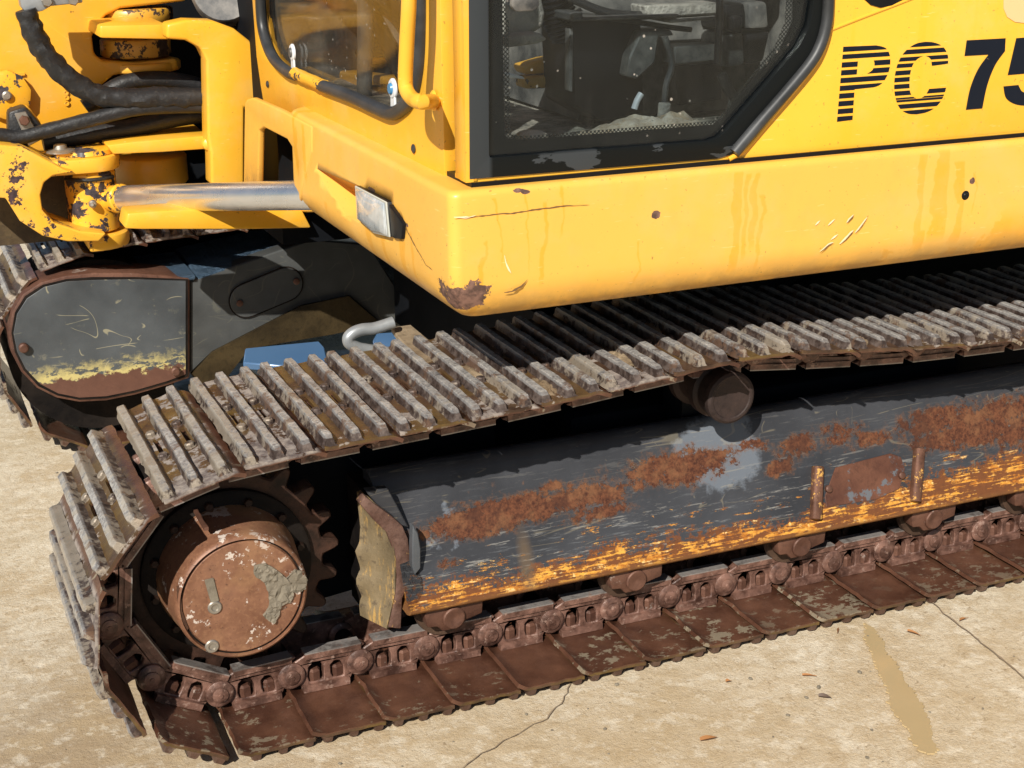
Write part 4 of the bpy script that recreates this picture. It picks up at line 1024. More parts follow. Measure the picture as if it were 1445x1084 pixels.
# ------------------------------------------------------------ upper structure
# skirt: rounded box lofted in plan, closed, then the lamp recess is cut in
def skirt():
    Z0, Z1 = .757, .988; x0, y0, x1, y1 = .360, -.030, 3.3, .99
    zs = []
    def off(z):
        rb, rt = .075, .012; o = 0
        if z < Z0 + rb: s_ = (rb - (z - Z0)) / rb; o = .062 * (1 - math.sqrt(max(0, 1 - s_ * s_)))
        if z > Z1 - rt: s_ = (rt - (Z1 - z)) / rt; o = rt * (1 - math.sqrt(max(0, 1 - s_ * s_)))
        return o
    for k in range(15): zs.append(Z0 + .075 * (1 - math.cos(math.pi / 2 * k / 14)))
    zs += [.85, .88, .91, .94, .965]
    for k in range(7): zs.append(Z1 - .012 * (1 - math.sin(math.pi / 2 * k / 6)))
    b = MB(); rows = []
    for z in zs:
        o = off(z); P = []
        X0, Y0, Y1 = x0 + o, y0 + o, y1 - o
        P.append((x1, Y0))
        n = 60
        for k in range(1, n): P.append((x1 + (X0 + .02 - x1) * (k / n) ** .8, Y0))
        for k in range(7): a = math.pi / 2 * k / 6; P.append((X0 + .02 - .02 * math.sin(a), Y0 + .02 - .02 * math.cos(a)))
        for k in range(1, 26): P.append((X0, Y0 + .02 + (Y1 - .06 - Y0 - .02) * k / 25))
        for k in range(1, 7): a = math.pi / 2 * k / 6; P.append((X0 + .06 - .06 * math.cos(a), Y1 - .06 + .06 * math.sin(a)))
        P.append((.60, Y1)); P.append((.60, .30)); P.append((x1, .30))
        row = []
        for (x, y) in P:
            d = 0
            if y < .0 and x > .40: d = .0028 * fbm(V(x * 2.4, z * 6, 3))
            if x < .37 and .02 < y: d = 0; x += .0022 * fbm(V(y * 4, z * 6, 8))
            # knock on the corner
            k_ = math.exp(-(((x - .37) / .05) ** 2 + ((z - .80) / .03) ** 2)) if y < .03 else 0
            row.append(V(x + .004 * k_, y + d + .004 * k_, z))
        rows.append(row)
    g = b.grid(rows, close=True)
    b.b.faces.new(g[0]); b.b.faces.new(list(reversed(g[-1])))
    bmesh.ops.recalc_face_normals(b.b, faces=b.b.faces)
    return b.obj('body_skirt', M['yellow_skirt'], EX, smooth=28)
sk = skirt()
# cutter: wedge from nothing at its far end to 60 mm deep at the lamp
A = [Vector(p) for p in [(0.3600,0.7504,0.8922),(0.3600,0.4904,0.9067),(0.3600,0.2941,0.9151),(0.3600,0.1995,0.8886),(0.3600,0.2137,0.8572),(0.3600,0.4859,0.8376),(0.3600,0.5561,0.8304)]]
dep = [.003, .115, .12, .085, .07, .11, .095]
c = MB()
for p in A: c.b.verts.new(p + V(-.05, 0, 0))
for p, d in zip(A, dep): c.b.verts.new(p + V(d, 0, 0))
bmesh.ops.convex_hull(c.b, input=c.b.verts[:])
cut = c.obj('cutter', M['yellow'])
mod = sk.modifiers.new('b', 'BOOLEAN'); mod.operation = 'DIFFERENCE'; mod.object = cut; mod.solver = 'EXACT'
dg = bpy.context.evaluated_depsgraph_get()
me = bpy.data.meshes.new_from_object(sk.evaluated_get(dg)); sk.modifiers.clear(); sk.data = me
bpy.data.objects.remove(cut)
# lamp
LZ = [(0.3520,0.4558,0.9109),(0.3520,0.2706,0.9151),(0.3520,0.2571,0.8525),(0.3520,0.3521,0.8401),(0.3520,0.4507,0.8469)]
lp = MB(); lp.prism(LZ, (.085, -.012, 0), bev=.003, seg=2); lamp = lp.obj('headlamp', M['black'], EX)
b = MB(); b.prism([Vector(p) + V(-.002, 0, 0) for p in LZ], (.003, 0, 0), bev=.001, seg=1); b.obj('lens_rim', M['lens_rim'], lamp)
cc = sum((Vector(p) for p in LZ), Vector()) / 5
b = MB()
rows = []
for s_, dx in ((.92, -.0025), (.85, -.0055), (.6, -.0085), (.3, -.010), (.02, -.0105)):
    rows.append([cc + (Vector(p) - cc) * s_ + V(dx, 0, 0) for p in LZ])
b.grid(rows, close=True); bmesh.ops.subdivide_edges(b.b, edges=b.b.edges[:], cuts=2, smooth=.0, use_grid_fill=True); bmesh.ops.recalc_face_normals(b.b, faces=b.b.faces)
b.obj('lamp_lens', M['lens'], lamp, smooth=60)
b = MB(); b.prism([(0.3520,0.2629,0.9127),(0.3520,0.1878,0.8918),(0.3520,0.1981,0.8613),(0.3520,0.2373,0.8541),(0.3520,0.2529,0.8547)], (.05, 0, 0), bev=.003, seg=2); b.obj('lamp_housing', M['black'], lamp)
# inverted-u bracket at the far end of the skirt front
b = MB(); b.prism([(0.3580,1.4468,0.6593),(0.3580,1.3554,0.9474),(0.3580,1.3305,0.9609),(0.3580,1.2720,0.9719),(0.3580,1.0379,0.9770),(0.3580,0.7653,0.9790),(0.3580,0.7752,0.9225),(0.3580,0.8701,0.8219),(0.3580,0.8983,0.7930),(0.3580,0.9020,0.8630),(0.3580,0.9281,0.9055),(0.3580,0.9721,0.9189),(0.3580,1.1786,0.9150),(0.3580,1.2285,0.9010),(0.3580,1.3014,0.6884)], (.016, 0, 0), bev=.005, seg=3)
ub = b.obj('skirt_bracket', M['yellow_skirt'], EX)
# inside of the opening
b = MB(); b.prism([(0.6200,2.5517,0.8305),(0.6200,1.6943,0.8494),(0.6200,1.6807,0.5280),(0.6200,2.6953,0.3110)], (.02, 0, 0)); b.obj('bay_back', M['brown_dirty'], ub)
b = MB(); b.prism([(0.4600,1.5448,0.7019),(0.4600,1.4327,0.7951),(0.4600,1.3454,0.8272),(0.4600,1.1950,0.8175),(0.4600,1.1662,0.7060),(0.4600,1.6004,0.6190)], (.03, 0, 0), bev=.01, seg=2); b.obj('bay_cylinder', M['yellow'], ub)
# dark seam under the cab, cab floor
b = MB(); b.box(.406, 3.3, -.008, 1.28, .975, .9955); b.obj('deck_gap', M['black'], EX)
# scratches and cuts pressed into the skirt: long crack, gouges
def scratch(pts, w, mt, name, par, nrm=(0, -1, 0), jag=.001):
    P = [Vector(p) for p in pts]; Q = []
    for a, c in zip(P, P[1:]):
        n = max(2, int((c - a).length / .006))
        for i in range(n): Q.append(a.lerp(c, i / n))
    Q.append(P[-1]); nrm = Vector(nrm); rows = []
    for i, p in enumerate(Q):
        d = (Q[min(i + 1, len(Q) - 1)] - Q[max(0, i - 1)]).normalized(); s_ = d.cross(nrm).normalized()
        t = i / (len(Q) - 1); ww = w * math.sin(math.pi * min(1, max(.04, t))) ** .5 * (.5 + abs(fbm(p * 90)) * 1.4)
        off = s_ * jag * fbm(p * 40) * 2 + nrm * .0016
        rows.append([p + off - s_ * ww, p + off + s_ * ww])
    b = MB(); b.grid(rows); return b.obj(name, mt, par, smooth=0)
t = NT('bare_scratch'); M['scr_dark'] = t.end(t.bsdf((.16, .085, .03), .6)); t = NT('pale_scratch'); M['scr_pale'] = t.end(t.bsdf((.85, .68, .42), .5))
scratch([(0.3835,-0.0305,0.9447),(0.4148,-0.0305,0.9441),(0.4591,-0.0305,0.9447),(0.5170,-0.0305,0.9453),(0.5561,-0.0305,0.9478),(0.6116,-0.0305,0.9452)], .0010, M['scr_dark'], 'scratch', sk, jag=.0008)
scratch([(0.3649,-0.0305,0.9464),(0.3923,-0.0305,0.9450),(0.4048,-0.0305,0.9462)], .0016, M['scr_pale'], 'scratch', sk)
for l in ([(1158,352),(1176,342)], [(1176,340),(1200,322)], [(1183,343),(1202,330)], [(1200,330),(1221,308)], [(1168,320),(1178,308)], [(1190,313),(1204,301)]):
    pass
SCR = [[(1.0820,-0.0305,0.8165),(1.0999,-0.0305,0.8267),(1.1121,-0.0305,0.8295)], [(1.1054,-0.0305,0.8355),(1.1203,-0.0305,0.8447)], [(1.1249,-0.0305,0.8255),(1.1425,-0.0305,0.8398),(1.1543,-0.0305,0.8493)], [(1.1579,-0.0305,0.8436),(1.1711,-0.0305,0.8557),(1.1824,-0.0305,0.8707)], [(1.1374,-0.0305,0.8643),(1.1519,-0.0305,0.8789)], [(1.0693,-0.0305,0.8655),(1.0795,-0.0305,0.8738)], [(1.0972,-0.0305,0.8629),(1.1119,-0.0305,0.8734)]]
for i, l in enumerate(SCR):
    scratch(l, .0022 if i != 2 else .0035, M['scr_pale'], 'scratch', sk)
    if i in (0, 2, 3, 4): scratch([Vector(p) + V(.001, -.0008, -.0012) for p in l], .0012, M['scr_dark'], 'scratch', sk)
scratch([(0.4529,-0.0305,0.8095),(0.4672,-0.0305,0.8103),(0.4841,-0.0305,0.8170),(0.4959,-0.0305,0.8293)], .0018, M['scr_dark'], 'scratch', sk)
scratch([(0.4547,-0.0305,0.8742),(0.4584,-0.0305,0.8555),(0.4661,-0.0305,0.8412)], .0016, M['scr_pale'], 'scratch', sk)
scratch([(0.3595,0.2815,0.9071),(0.3595,0.2313,0.9001),(0.3595,0.1730,0.8763),(0.3595,0.1236,0.8541),(0.3595,0.0891,0.8394),(0.3595,0.0543,0.8388)], .0016, M['scr_dark'], 'scratch', sk, nrm=(-1, 0, 0))
b = MB(); b.lathe([(1.4065,-0.0320,0.8910)][0], (0, 1, 0), [(0, .0075), (.001, .009), (.003, .009)], 20); b.lathe([(1.4061,-0.0325,0.8912)][0], (0, -1, 0), [(0, .0055), (.002, .004)], 14); b.obj('hole_plug', M['black'], sk)

# ---- cab shell: front panel, corner post, side, door
CX = .402       # front plane of the cab
fo = [(0.4020,1.3709,1.3838),(0.4020,1.3935,1.1874),(0.4020,1.3852,1.0538),(0.4020,1.3604,0.9851),(0.4020,1.3422,0.9464),(0.4020,1.3400,0.9415),(0.4020,0.1320,0.9611),(0.4020,0.1044,0.9637),(0.4020,0.1107,1.4135)]
fh = [(0.4020,1.2855,1.3230),(0.4020,1.3046,1.1612),(0.4020,1.2781,1.1046),(0.4020,1.2083,1.0692),(0.4020,1.1000,1.0521),(0.4020,0.9049,1.0501),(0.4020,0.6032,1.0530),(0.4020,0.4281,1.0520),(0.4020,0.3546,1.0557),(0.4020,0.2985,1.0724),(0.4020,0.2474,1.0994),(0.4020,0.2115,1.1407),(0.4020,0.1927,1.2029),(0.4020,0.1807,1.3667)]
b = MB(); b.prism(fo, (.022, 0, 0), holes=[fh], bev=.003, seg=2)
cf = b.obj('cab_front_panel', M['yellow'], EX)
# rubber seal round the front window (missing piece taped over in yellow)
fs = [Vector(p) + V(-.004, 0, 0) for p in [(0.4020,1.2799,1.2916),(0.4020,1.2978,1.1618),(0.4020,1.2714,1.1052),(0.4020,1.2021,1.0682),(0.4020,1.0880,1.0519),(0.4020,1.0171,1.0522)]]
b = MB(); b.tube(fs, .0130, 14, 6); b.obj('window_seal', M['seal'], cf)
fs = [Vector(p) + V(-.004, 0, 0) for p in [(0.4020,0.8137,1.0537),(0.4020,0.6026,1.0573),(0.4020,0.4486,1.0559),(0.4020,0.3623,1.0585),(0.4020,0.2981,1.0776),(0.4020,0.2510,1.1014),(0.4020,0.2189,1.1374),(0.4020,0.1962,1.2026),(0.4020,0.1824,1.3438)]]
b = MB(); b.tube(fs, .0130, 14, 6); b.obj('window_seal', M['seal'], cf)
fs = [Vector(p) + V(-.003, 0, 0) for p in [(0.4020,1.0284,1.0540),(0.4020,0.9316,1.0545),(0.4020,0.8031,1.0550)]]
b = MB(); b.tube(fs, .0135, 12, 4, jit=.003); b.obj('seal_patch', M['yellow_worn'], cf)
# front glass
b = MB(); b.prism([(0.4100,1.3307,1.3210),(0.4100,1.3388,1.0918),(0.4100,1.1687,1.0407),(0.4100,0.3784,1.0479),(0.4100,0.2039,1.1533),(0.4100,0.1888,1.3662)], (.005, 0, 0)); b.obj('front_glass', M['glass_front'], cf, smooth=0)
# suction-cup lugs on the glass
for (p, mt) in (([(0.4040,0.3638,1.1035)][0], M['blue']), ([(0.4040,1.0503,1.0982)][0], M['plastic'])):
    b = MB(); b.lathe(p, (-1, 0, 0), [(0, .019), (.003, .019), (.006, .016)], 24); o = b.obj('window_clip', M['white'], cf)
    b = MB(); b.lathe(Vector(p) + V(-.006, 0, 0), (-1, 0, 0), [(0, .011), (.004, .009)], 18); b.obj('clip_button', mt, o)
    b = MB(); b.prism([Vector(p) + V(0, dy, dz) for dy, dz in ((-.012, -.012), (.010, -.012), (.014, -.055), (-.014, -.055))], (-.004, 0, 0), bev=.001, seg=1); b.obj('clip_tail', M['white'], o)
for p in [(0.4010,1.2854,0.9994),(0.4010,0.2555,1.0102)]:
    b = MB(); b.lathe(p, (-1, 0, 0), [(0, .0085), (.002, .0085), (.004, .005)], 14); b.obj('panel_plug', M['seal'], cf)
# corner post, rounded
post = []
zb = .996; zt = 2.35
b = MB(); pp = [(CX + .004, .052), (CX, .044), (CX - .001, .03), (CX + .002, .012), (CX + .010, .002), (CX + .022, -.003), (.400 + .028, -.0035), (.400 + .028, .03), (.44, .06)]
b = MB(); b.prism([(.406, .06, zb), (.399, .045, zb), (.396, .020, zb), (.398, .006, zb), (.404, -.002, zb), (.414, -.005, zb), (.420, -.005, zb), (.420, .05, zb)], (0, 0, zt - zb), bev=.002, seg=1)
b.box(.398, .4115, -.0052, .02, zb, zt, .002, 1)
cp = b.obj('corner_post', M['yellow'], EX, smooth=60)
# grab handle
hb = [Vector(p) for p in [(0.3350,0.0660,1.3728),(0.3350,0.0734,1.2848),(0.3350,0.0896,1.2161),(0.3350,0.1016,1.1575),(0.3350,0.0963,1.1373),(0.3350,0.0660,1.1273),(0.3350,0.0220,1.1285)]] + [Vector(p) for p in [(0.3950,0.1314,1.1114)]]
b = MB(); b.tube(hb, .0125, 16, 6); hd = b.obj('grab_handle', M['yellow'], EX)
b = MB(); b.lathe([(0.3980,0.1395,1.1113)][0], (-1, 0, 0), [(0, .018), (.004, .014)], 18); b.obj('handle_foot', M['yellow'], hd)
# sill below the door
b = MB(); b.box(.40, 3.3, -.003, .05, .9955, 1.003, .001, 1); b.obj('door_sill', M['yellow'], EX)
# door frame and glass
do = [(0.4086,-0.0060,1.4162),(0.4042,-0.0060,1.0018),(0.8725,-0.0060,0.9990),(0.8983,-0.0060,1.0032),(0.9151,-0.0060,1.0145),(1.0095,-0.0060,1.1055),(1.0649,-0.0060,1.1631),(1.0847,-0.0060,1.1990),(1.0913,-0.0060,1.2500),(1.0826,-0.0060,1.4049)]
di = [(0.4420,-0.0060,1.4156),(0.4387,-0.0060,1.0400),(0.4412,-0.0060,1.0340),(0.8568,-0.0060,1.0313),(0.8738,-0.0060,1.0351),(0.8904,-0.0060,1.0475),(0.9716,-0.0060,1.1263),(1.0309,-0.0060,1.1845),(1.0506,-0.0060,1.2201),(1.0564,-0.0060,1.2634),(1.0478,-0.0060,1.4055)]
b = MB(); b.prism(do, (0, .03, 0), holes=[di], bev=.002, seg=2); dr = b.obj('cab_door', M['door_frame'], EX)
gp = [(0.4449,0.0040,1.4153),(0.4415,0.0040,1.0311),(0.8658,0.0040,1.0266),(0.8828,0.0040,1.0304),(0.8995,0.0040,1.0429),(1.0408,0.0040,1.1805),(1.0662,0.0040,1.2623),(1.0575,0.0040,1.4051)]
b = MB(); b.prism(gp, (0, .005, 0)); dg_ = b.obj('door_glass', M['glass'], dr, smooth=0)
# black printed border and its dotted edge (flat print on the inside of the glass)
bi = [(0.4726,0.0095,1.4147),(0.4712,0.0095,1.2510),(0.4734,0.0095,1.0678),(0.4809,0.0095,1.0602),(0.5092,0.0095,1.0569),(0.8691,0.0095,1.0567),(0.8902,0.0095,1.0676),(0.9284,0.0095,1.1122),(1.0003,0.0095,1.1795),(1.0237,0.0095,1.2273),(1.0179,0.0095,1.4056)]
bo = [(0.4472,0.0095,1.4152),(0.4437,0.0095,1.0300),(0.8690,0.0095,1.0255),(0.8861,0.0095,1.0293),(0.9029,0.0095,1.0418),(1.0445,0.0095,1.1798),(1.0699,0.0095,1.2618),(1.0613,0.0095,1.4049)]
b = MB(); b.prism(bo, (0, .0008, 0), holes=[bi]); b.obj('glass_border', M['frit'], dr, smooth=0)
bj = [(0.4813,0.0100,1.4146),(0.4757,0.0100,1.3281),(0.4765,0.0100,1.2674),(0.4826,0.0100,1.2504),(0.4838,0.0100,1.0740),(0.4902,0.0100,1.0653),(0.5120,0.0100,1.0625),(0.8677,0.0100,1.0629),(0.8859,0.0100,1.0728),(0.9227,0.0100,1.1174),(0.9887,0.0100,1.1825),(1.0093,0.0100,1.2278),(1.0068,0.0100,1.4058)]
bk = [(0.4716,0.0100,1.4147),(0.4701,0.0100,1.2510),(0.4723,0.0100,1.0666),(0.4812,0.0100,1.0589),(0.5094,0.0100,1.0556),(0.8695,0.0100,1.0553),(0.8920,0.0100,1.0662),(0.9302,0.0100,1.1108),(1.0022,0.0100,1.1782),(1.0255,0.0100,1.2271),(1.0197,0.0100,1.4056)]
b = MB(); b.prism(bk, (0, .0006, 0), holes=[bj]); b.obj('dotted_border', M['dots'], dr, smooth=0)
# rubber round the outside of the door, thick at the rear
rs = [(0.9044,-0.0100,1.0072),(0.9582,-0.0100,1.0608),(1.0068,-0.0100,1.1074),(1.0483,-0.0100,1.1496),(1.0686,-0.0100,1.1781),(1.0808,-0.0100,1.2143),(1.0832,-0.0100,1.2627),(1.0755,-0.0100,1.4051)]
b = MB(); b.tube(rs, .0105, 14, 6); b.obj('door_seal', M['seal'], dr)
# side panel behind the door with the pressed edge
sp = [(0.8912,-0.0040,0.9946),(1.6530,-0.0040,0.9945),(3.1221,-0.0040,1.0021),(2.9109,-0.0040,1.6334),(1.0743,-0.0040,1.6094),(1.0978,-0.0040,1.2617),(1.0949,-0.0040,1.2008),(1.0668,-0.0040,1.1553),(0.9280,-0.0040,1.0145)]
zs_ = [p for p in sp]
b = MB(); b.prism([(p[0], p[1], max(p[2], .9975)) for p in sp], (0, .02, 0), bev=.003, seg=2); spn = b.obj('side_panel', M['yellow'], EX)
b = MB(); b.tube([(0.8964,-0.0050,0.9957),(0.9332,-0.0050,1.0142),(0.9970,-0.0050,1.0800),(1.0663,-0.0050,1.1530),(1.0874,-0.0050,1.1914),(1.0920,-0.0050,1.2499),(1.0851,-0.0050,1.3814)], .0045, 10, 4); b.obj('panel_rib', M['yellow'], spn)
b = MB(); b.tube([(1.0861,-0.0030,1.2073),(1.1523,-0.0030,1.2265),(1.2723,-0.0030,1.2601),(1.4418,-0.0030,1.3119)], .0035, 8, 4); b.obj('panel_crease', M['yellow'], spn)
b = MB(); b.prism([(1.1560,-0.0045,1.2961),(1.1604,-0.0045,1.2619),(1.1765,-0.0045,1.2502),(1.1984,-0.0045,1.2444),(1.2227,-0.0045,1.2472),(1.2495,-0.0045,1.2585),(1.2691,-0.0045,1.2801)], (0, -.002, 0), bev=.0008, seg=1); b.obj('vent_hole', M['black'], spn)
b = MB(); b.prism([(1.4731,-0.0045,1.2604),(1.4766,-0.0045,1.2322),(1.4869,-0.0045,1.2163),(1.5065,-0.0045,1.2064),(1.5339,-0.0045,1.2027),(1.5786,-0.0045,1.2099),(1.5910,-0.0045,1.2432),(1.5627,-0.0045,1.2637)], (0, -.0008, 0)); b.obj('round_sticker', M['cream'], spn)

# lettering on the side panel: PC with striped letters, then solid numerals
TY = -.0046
def inside_rows(loops, z):
    xs = []
    for lp_ in loops:
        n = len(lp_)
        for i in range(n):
            (x0, _, z0), (x1, _, z1) = lp_[i], lp_[(i + 1) % n]
            if (z0 <= z < z1) or (z1 <= z < z0): xs.append(x0 + (x1 - x0) * (z - z0) / (z1 - z0))
    return sorted(xs)
def striped(loops, name, nst, duty):
    zz = [p[2] for p in loops[0]]; z0, z1 = min(zz) + 1e-5, max(zz) - 1e-5; ph = (z1 - z0) / (nst - (1 - duty)); b = MB()
    for k in range(nst):
        a = z0 + k * ph; c = min(z1, a + ph * duty); m = 8; prev = None
        for i in range(m + 1):
            z = a + (c - a) * i / m; xs = inside_rows(loops, z)
            if prev and len(prev[1]) == len(xs):
                for j in range(0, len(xs) - 1, 2):
                    b.b.faces.new([b.b.verts.new(q) for q in ((prev[1][j], TY, prev[0]), (prev[1][j + 1], TY, prev[0]), (xs[j + 1], TY, z), (xs[j], TY, z))])
            prev = (z, xs)
    return b.obj(name, M['print'], spn, smooth=0)
def arc(loop, n=1):
    return loop
def smooth_loop(pts, sharp=()):
    """Catmull-Rom through outline points except between sharp ones"""
    P = [Vector(p) for p in pts]; n = len(P); out = []
    for i in range(n):
        a, b_, c, d = P[i - 1], P[i], P[(i + 1) % n], P[(i + 2) % n]
        out.append(b_)
        if i in sharp and (i + 1) % n in sharp: continue
        if i in sharp: a = b_
        if (i + 1) % n in sharp: d = c
        for k in range(1, 5):
            t = k / 5; out.append(.5 * ((2 * b_) + (c - a) * t + (2 * a - 5 * b_ + 4 * c - d) * t * t + (3 * b_ - a - 3 * c + d) * t ** 3))
    return [tuple(v) for v in out]
P_o = smooth_loop([(1.1246,-0.0046,1.1797),(1.1949,-0.0046,1.1787),(1.2171,-0.0046,1.1726),(1.2279,-0.0046,1.1570),(1.2284,-0.0046,1.1341),(1.2178,-0.0046,1.1131),(1.1984,-0.0046,1.1040),(1.1552,-0.0046,1.1028),(1.1551,-0.0046,1.0466),(1.1213,-0.0046,1.0463)], (0, 1, 7, 8, 9))
P_i = smooth_loop([(1.1584,-0.0046,1.1568),(1.1799,-0.0046,1.1569),(1.1909,-0.0046,1.1538),(1.1948,-0.0046,1.1448),(1.1910,-0.0046,1.1349),(1.1807,-0.0046,1.1292),(1.1577,-0.0046,1.1279)], (0, 1, 5, 6))
striped([P_o, P_i], 'letter_p', 10, .66)
C_o = smooth_loop([(1.3601,-0.0046,1.1372),(1.3565,-0.0046,1.1554),(1.3403,-0.0046,1.1716),(1.3107,-0.0046,1.1794),(1.2794,-0.0046,1.1759),(1.2543,-0.0046,1.1581),(1.2428,-0.0046,1.1308),(1.2430,-0.0046,1.0949),(1.2552,-0.0046,1.0657),(1.2757,-0.0046,1.0514),(1.3032,-0.0046,1.0483),(1.3317,-0.0046,1.0542),(1.3526,-0.0046,1.0713),(1.3612,-0.0046,1.0969),(1.3226,-0.0046,1.0953),(1.3142,-0.0046,1.0828),(1.3019,-0.0046,1.0771),(1.2872,-0.0046,1.0806),(1.2780,-0.0046,1.0928),(1.2755,-0.0046,1.1187),(1.2798,-0.0046,1.1389),(1.2899,-0.0046,1.1499),(1.3053,-0.0046,1.1542),(1.3187,-0.0046,1.1484),(1.3232,-0.0046,1.1353)], (0, 13, 14, 24))
striped([C_o], 'letter_c', 11, .66)
def flat(loop, name):
    b = MB(); b.prism([(p[0], TY, p[2]) for p in loop], (0, -.0005, 0)); return b.obj(name, M['print'], spn, smooth=0)
flat(smooth_loop([(1.3978,-0.0046,1.1778),(1.4884,-0.0046,1.1774),(1.4898,-0.0046,1.1539),(1.4695,-0.0046,1.1287),(1.4556,-0.0046,1.0926),(1.4491,-0.0046,1.0492),(1.4108,-0.0046,1.0491),(1.4162,-0.0046,1.0884),(1.4304,-0.0046,1.1230),(1.4520,-0.0046,1.1492),(1.3961,-0.0046,1.1495)], (0, 1, 2, 5, 6, 9, 10)), 'numeral_7')
flat(smooth_loop([(1.5137,-0.0046,1.1762),(1.5984,-0.0046,1.1775),(1.5987,-0.0046,1.1510),(1.5457,-0.0046,1.1510),(1.5450,-0.0046,1.1313),(1.5664,-0.0046,1.1368),(1.5917,-0.0046,1.1274),(1.6042,-0.0046,1.1000),(1.5965,-0.0046,1.0681),(1.5714,-0.0046,1.0494),(1.5334,-0.0046,1.0505),(1.5044,-0.0046,1.0644),(1.4947,-0.0046,1.0876),(1.5302,-0.0046,1.0882),(1.5404,-0.0046,1.0756),(1.5544,-0.0046,1.0734),(1.5664,-0.0046,1.0861),(1.5656,-0.0046,1.1049),(1.5523,-0.0046,1.1149),(1.5411,-0.0046,1.1089),(1.5022,-0.0046,1.1084)], (0, 1, 2, 3, 4, 12, 13, 19, 20)), 'numeral_5')

# cab interior -----------------------------------------------------------
cabi = EX
b = MB(); rows = []
for i in range(31):
    rows.append([V(.42 + .85 * i / 30, .02 + 1.2 * j / 30, 1.012 + .006 * fbm(V(i * .3, j * .3, 1))) for j in range(31)])
b.grid(rows); b.obj('floor_mat', M['mat'], EX, smooth=60)
b = MB(); rows = []
for i in range(25):
    row = []
    for j in range(17):
        a, c_ = i / 24 * 2 - 1, j / 16 * 2 - 1; r2 = a * a + c_ * c_ + .3 * fbm(V(a * 2, c_ * 2, 4)); row.append(V(.82 + .16 * a, .13 + .10 * c_, 1.008 + .045 * max(0, 1 - r2) ** .7 * (1 + .4 * fbm(V(a * 5, c_ * 5, 2)))))
    rows.append(row)
b.grid(rows); b.obj('sand_heap', M['sand'], EX, smooth=60, kind='stuff')
b = MB(); b.box(1.28, 1.31, .03, 1.25, 1.0, 2.3); b.box(.42, 1.28, 1.22, 1.25, .996, 1.30); b.obj('cab_back_wall', M['plastic'], EX)
b = MB(); b.box(.78, 1.15, .36, .85, 1.02, 1.30, .02, 2); st = b.obj('seat_base', M['plastic'], EX)
b = MB(); b.box(.74, 1.18, .33, .88, 1.30, 1.42, .04, 3); b.obj('seat_cushion', M['plastic'], st)
b = MB(); b.prism([(0.7086,0.2500,1.2205),(0.8525,0.2500,1.2221),(0.8645,0.2500,1.0434),(0.7747,0.2500,1.0334),(0.7184,0.2500,1.0661)], (0, .14, 0), bev=.006, seg=2)
con = b.obj('control_console', M['black'], EX)
b = MB(); b.prism([(0.7039,0.2460,1.2085),(0.7110,0.2460,1.2094),(0.7105,0.2460,1.0932),(0.7032,0.2460,1.0962)], (0, .02, 0), bev=.001, seg=1); b.obj('console_edge', M['plastic'], con)
b = MB(); b.prism([(0.6846,0.2000,1.2405),(0.7098,0.2000,1.2407),(0.7071,0.2000,1.2310),(0.9065,0.2000,1.2290),(0.9067,0.2000,1.2226),(0.6875,0.2000,1.2244)], (0, .12, 0), bev=.003, seg=1); b.obj('console_lid', M['plastic'], con)
# pedal on a bent arm
b = MB(); b.prism([(0.8371,0.2200,1.1997),(0.8978,0.2200,1.1996),(0.9071,0.2200,1.1888),(0.8743,0.2200,1.1878),(0.8682,0.2200,1.1417),(0.8303,0.2200,1.1126),(0.8081,0.2200,1.1191),(0.8146,0.2200,1.1548)], (0, .06, 0), bev=.003, seg=1); pd = b.obj('pedal_bracket', M['plastic'], EX)
b = MB(); b.tube([(0.8752,0.2000,1.1896),(0.8916,0.2000,1.1400),(0.8809,0.2000,1.1017),(0.8767,0.2000,1.0429)], .006, 10, 4); b.obj('pedal_arm', M['plastic'], pd)
b = MB(); b.cyl([(0.8733,0.1900,1.0708)][0], [(0.8713,0.1900,1.0381)][0], .012, 16, .002); b.obj('pedal_foot', M['cloth'], pd)
for n_, (y_, pts_, th_, mt_) in enumerate((
    (.22, [(0.8433,0.2200,1.2451),(1.0003,0.2200,1.2442),(1.0012,0.2200,1.2235),(0.8468,0.2200,1.2222)], .06, 'cloth'), (.21, [(0.8917,0.2100,1.2186),(0.9954,0.2100,1.2206),(0.9956,0.2100,1.2155),(0.8919,0.2100,1.2122)], .08, 'cloth'))):
    b = MB(); b.prism(pts_, (0, th_, 0), bev=.003, seg=1); b.obj('linkage_rail', M[mt_], EX)
b = MB(); b.prism([(0.9191,0.2400,1.1656),(1.0110,0.2400,1.1663),(1.0124,0.2400,1.1345),(0.9202,0.2400,1.1315)], (0, .05, 0), bev=.003, seg=1); b.obj('grey_box', M['plastic'], EX)
b = MB(); b.prism([(0.9509,0.3000,1.1205),(1.0295,0.3000,1.1217),(1.0581,0.3000,1.1229),(1.0646,0.3000,1.0509),(0.9692,0.3000,1.0432)], (0, .05, 0), bev=.003, seg=1); b.obj('seat_riser', M['black'], EX)
for pts_, mt_ in (([(1.0368,0.2600,1.2372),(1.0822,0.2600,1.2381),(1.0864,0.2600,1.1875),(1.0407,0.2600,1.1869)], 'black'), ([(1.0885,0.2600,1.2378),(1.1313,0.2600,1.2388),(1.1391,0.2600,1.1878),(1.0928,0.2600,1.1872)], 'plastic'), ([(1.0410,0.2600,1.1816),(1.0819,0.2600,1.1824),(1.0883,0.2600,1.1202),(1.0440,0.2600,1.1172)], 'plastic'), ([(1.0947,0.2700,1.1782),(1.1491,0.2700,1.1811),(1.1363,0.2700,1.1220),(1.1010,0.2700,1.1184)], 'black')):
    b = MB(); b.prism(pts_, (0, .10, 0), bev=.008, seg=2); b.obj('seat_slide', M[mt_], EX)
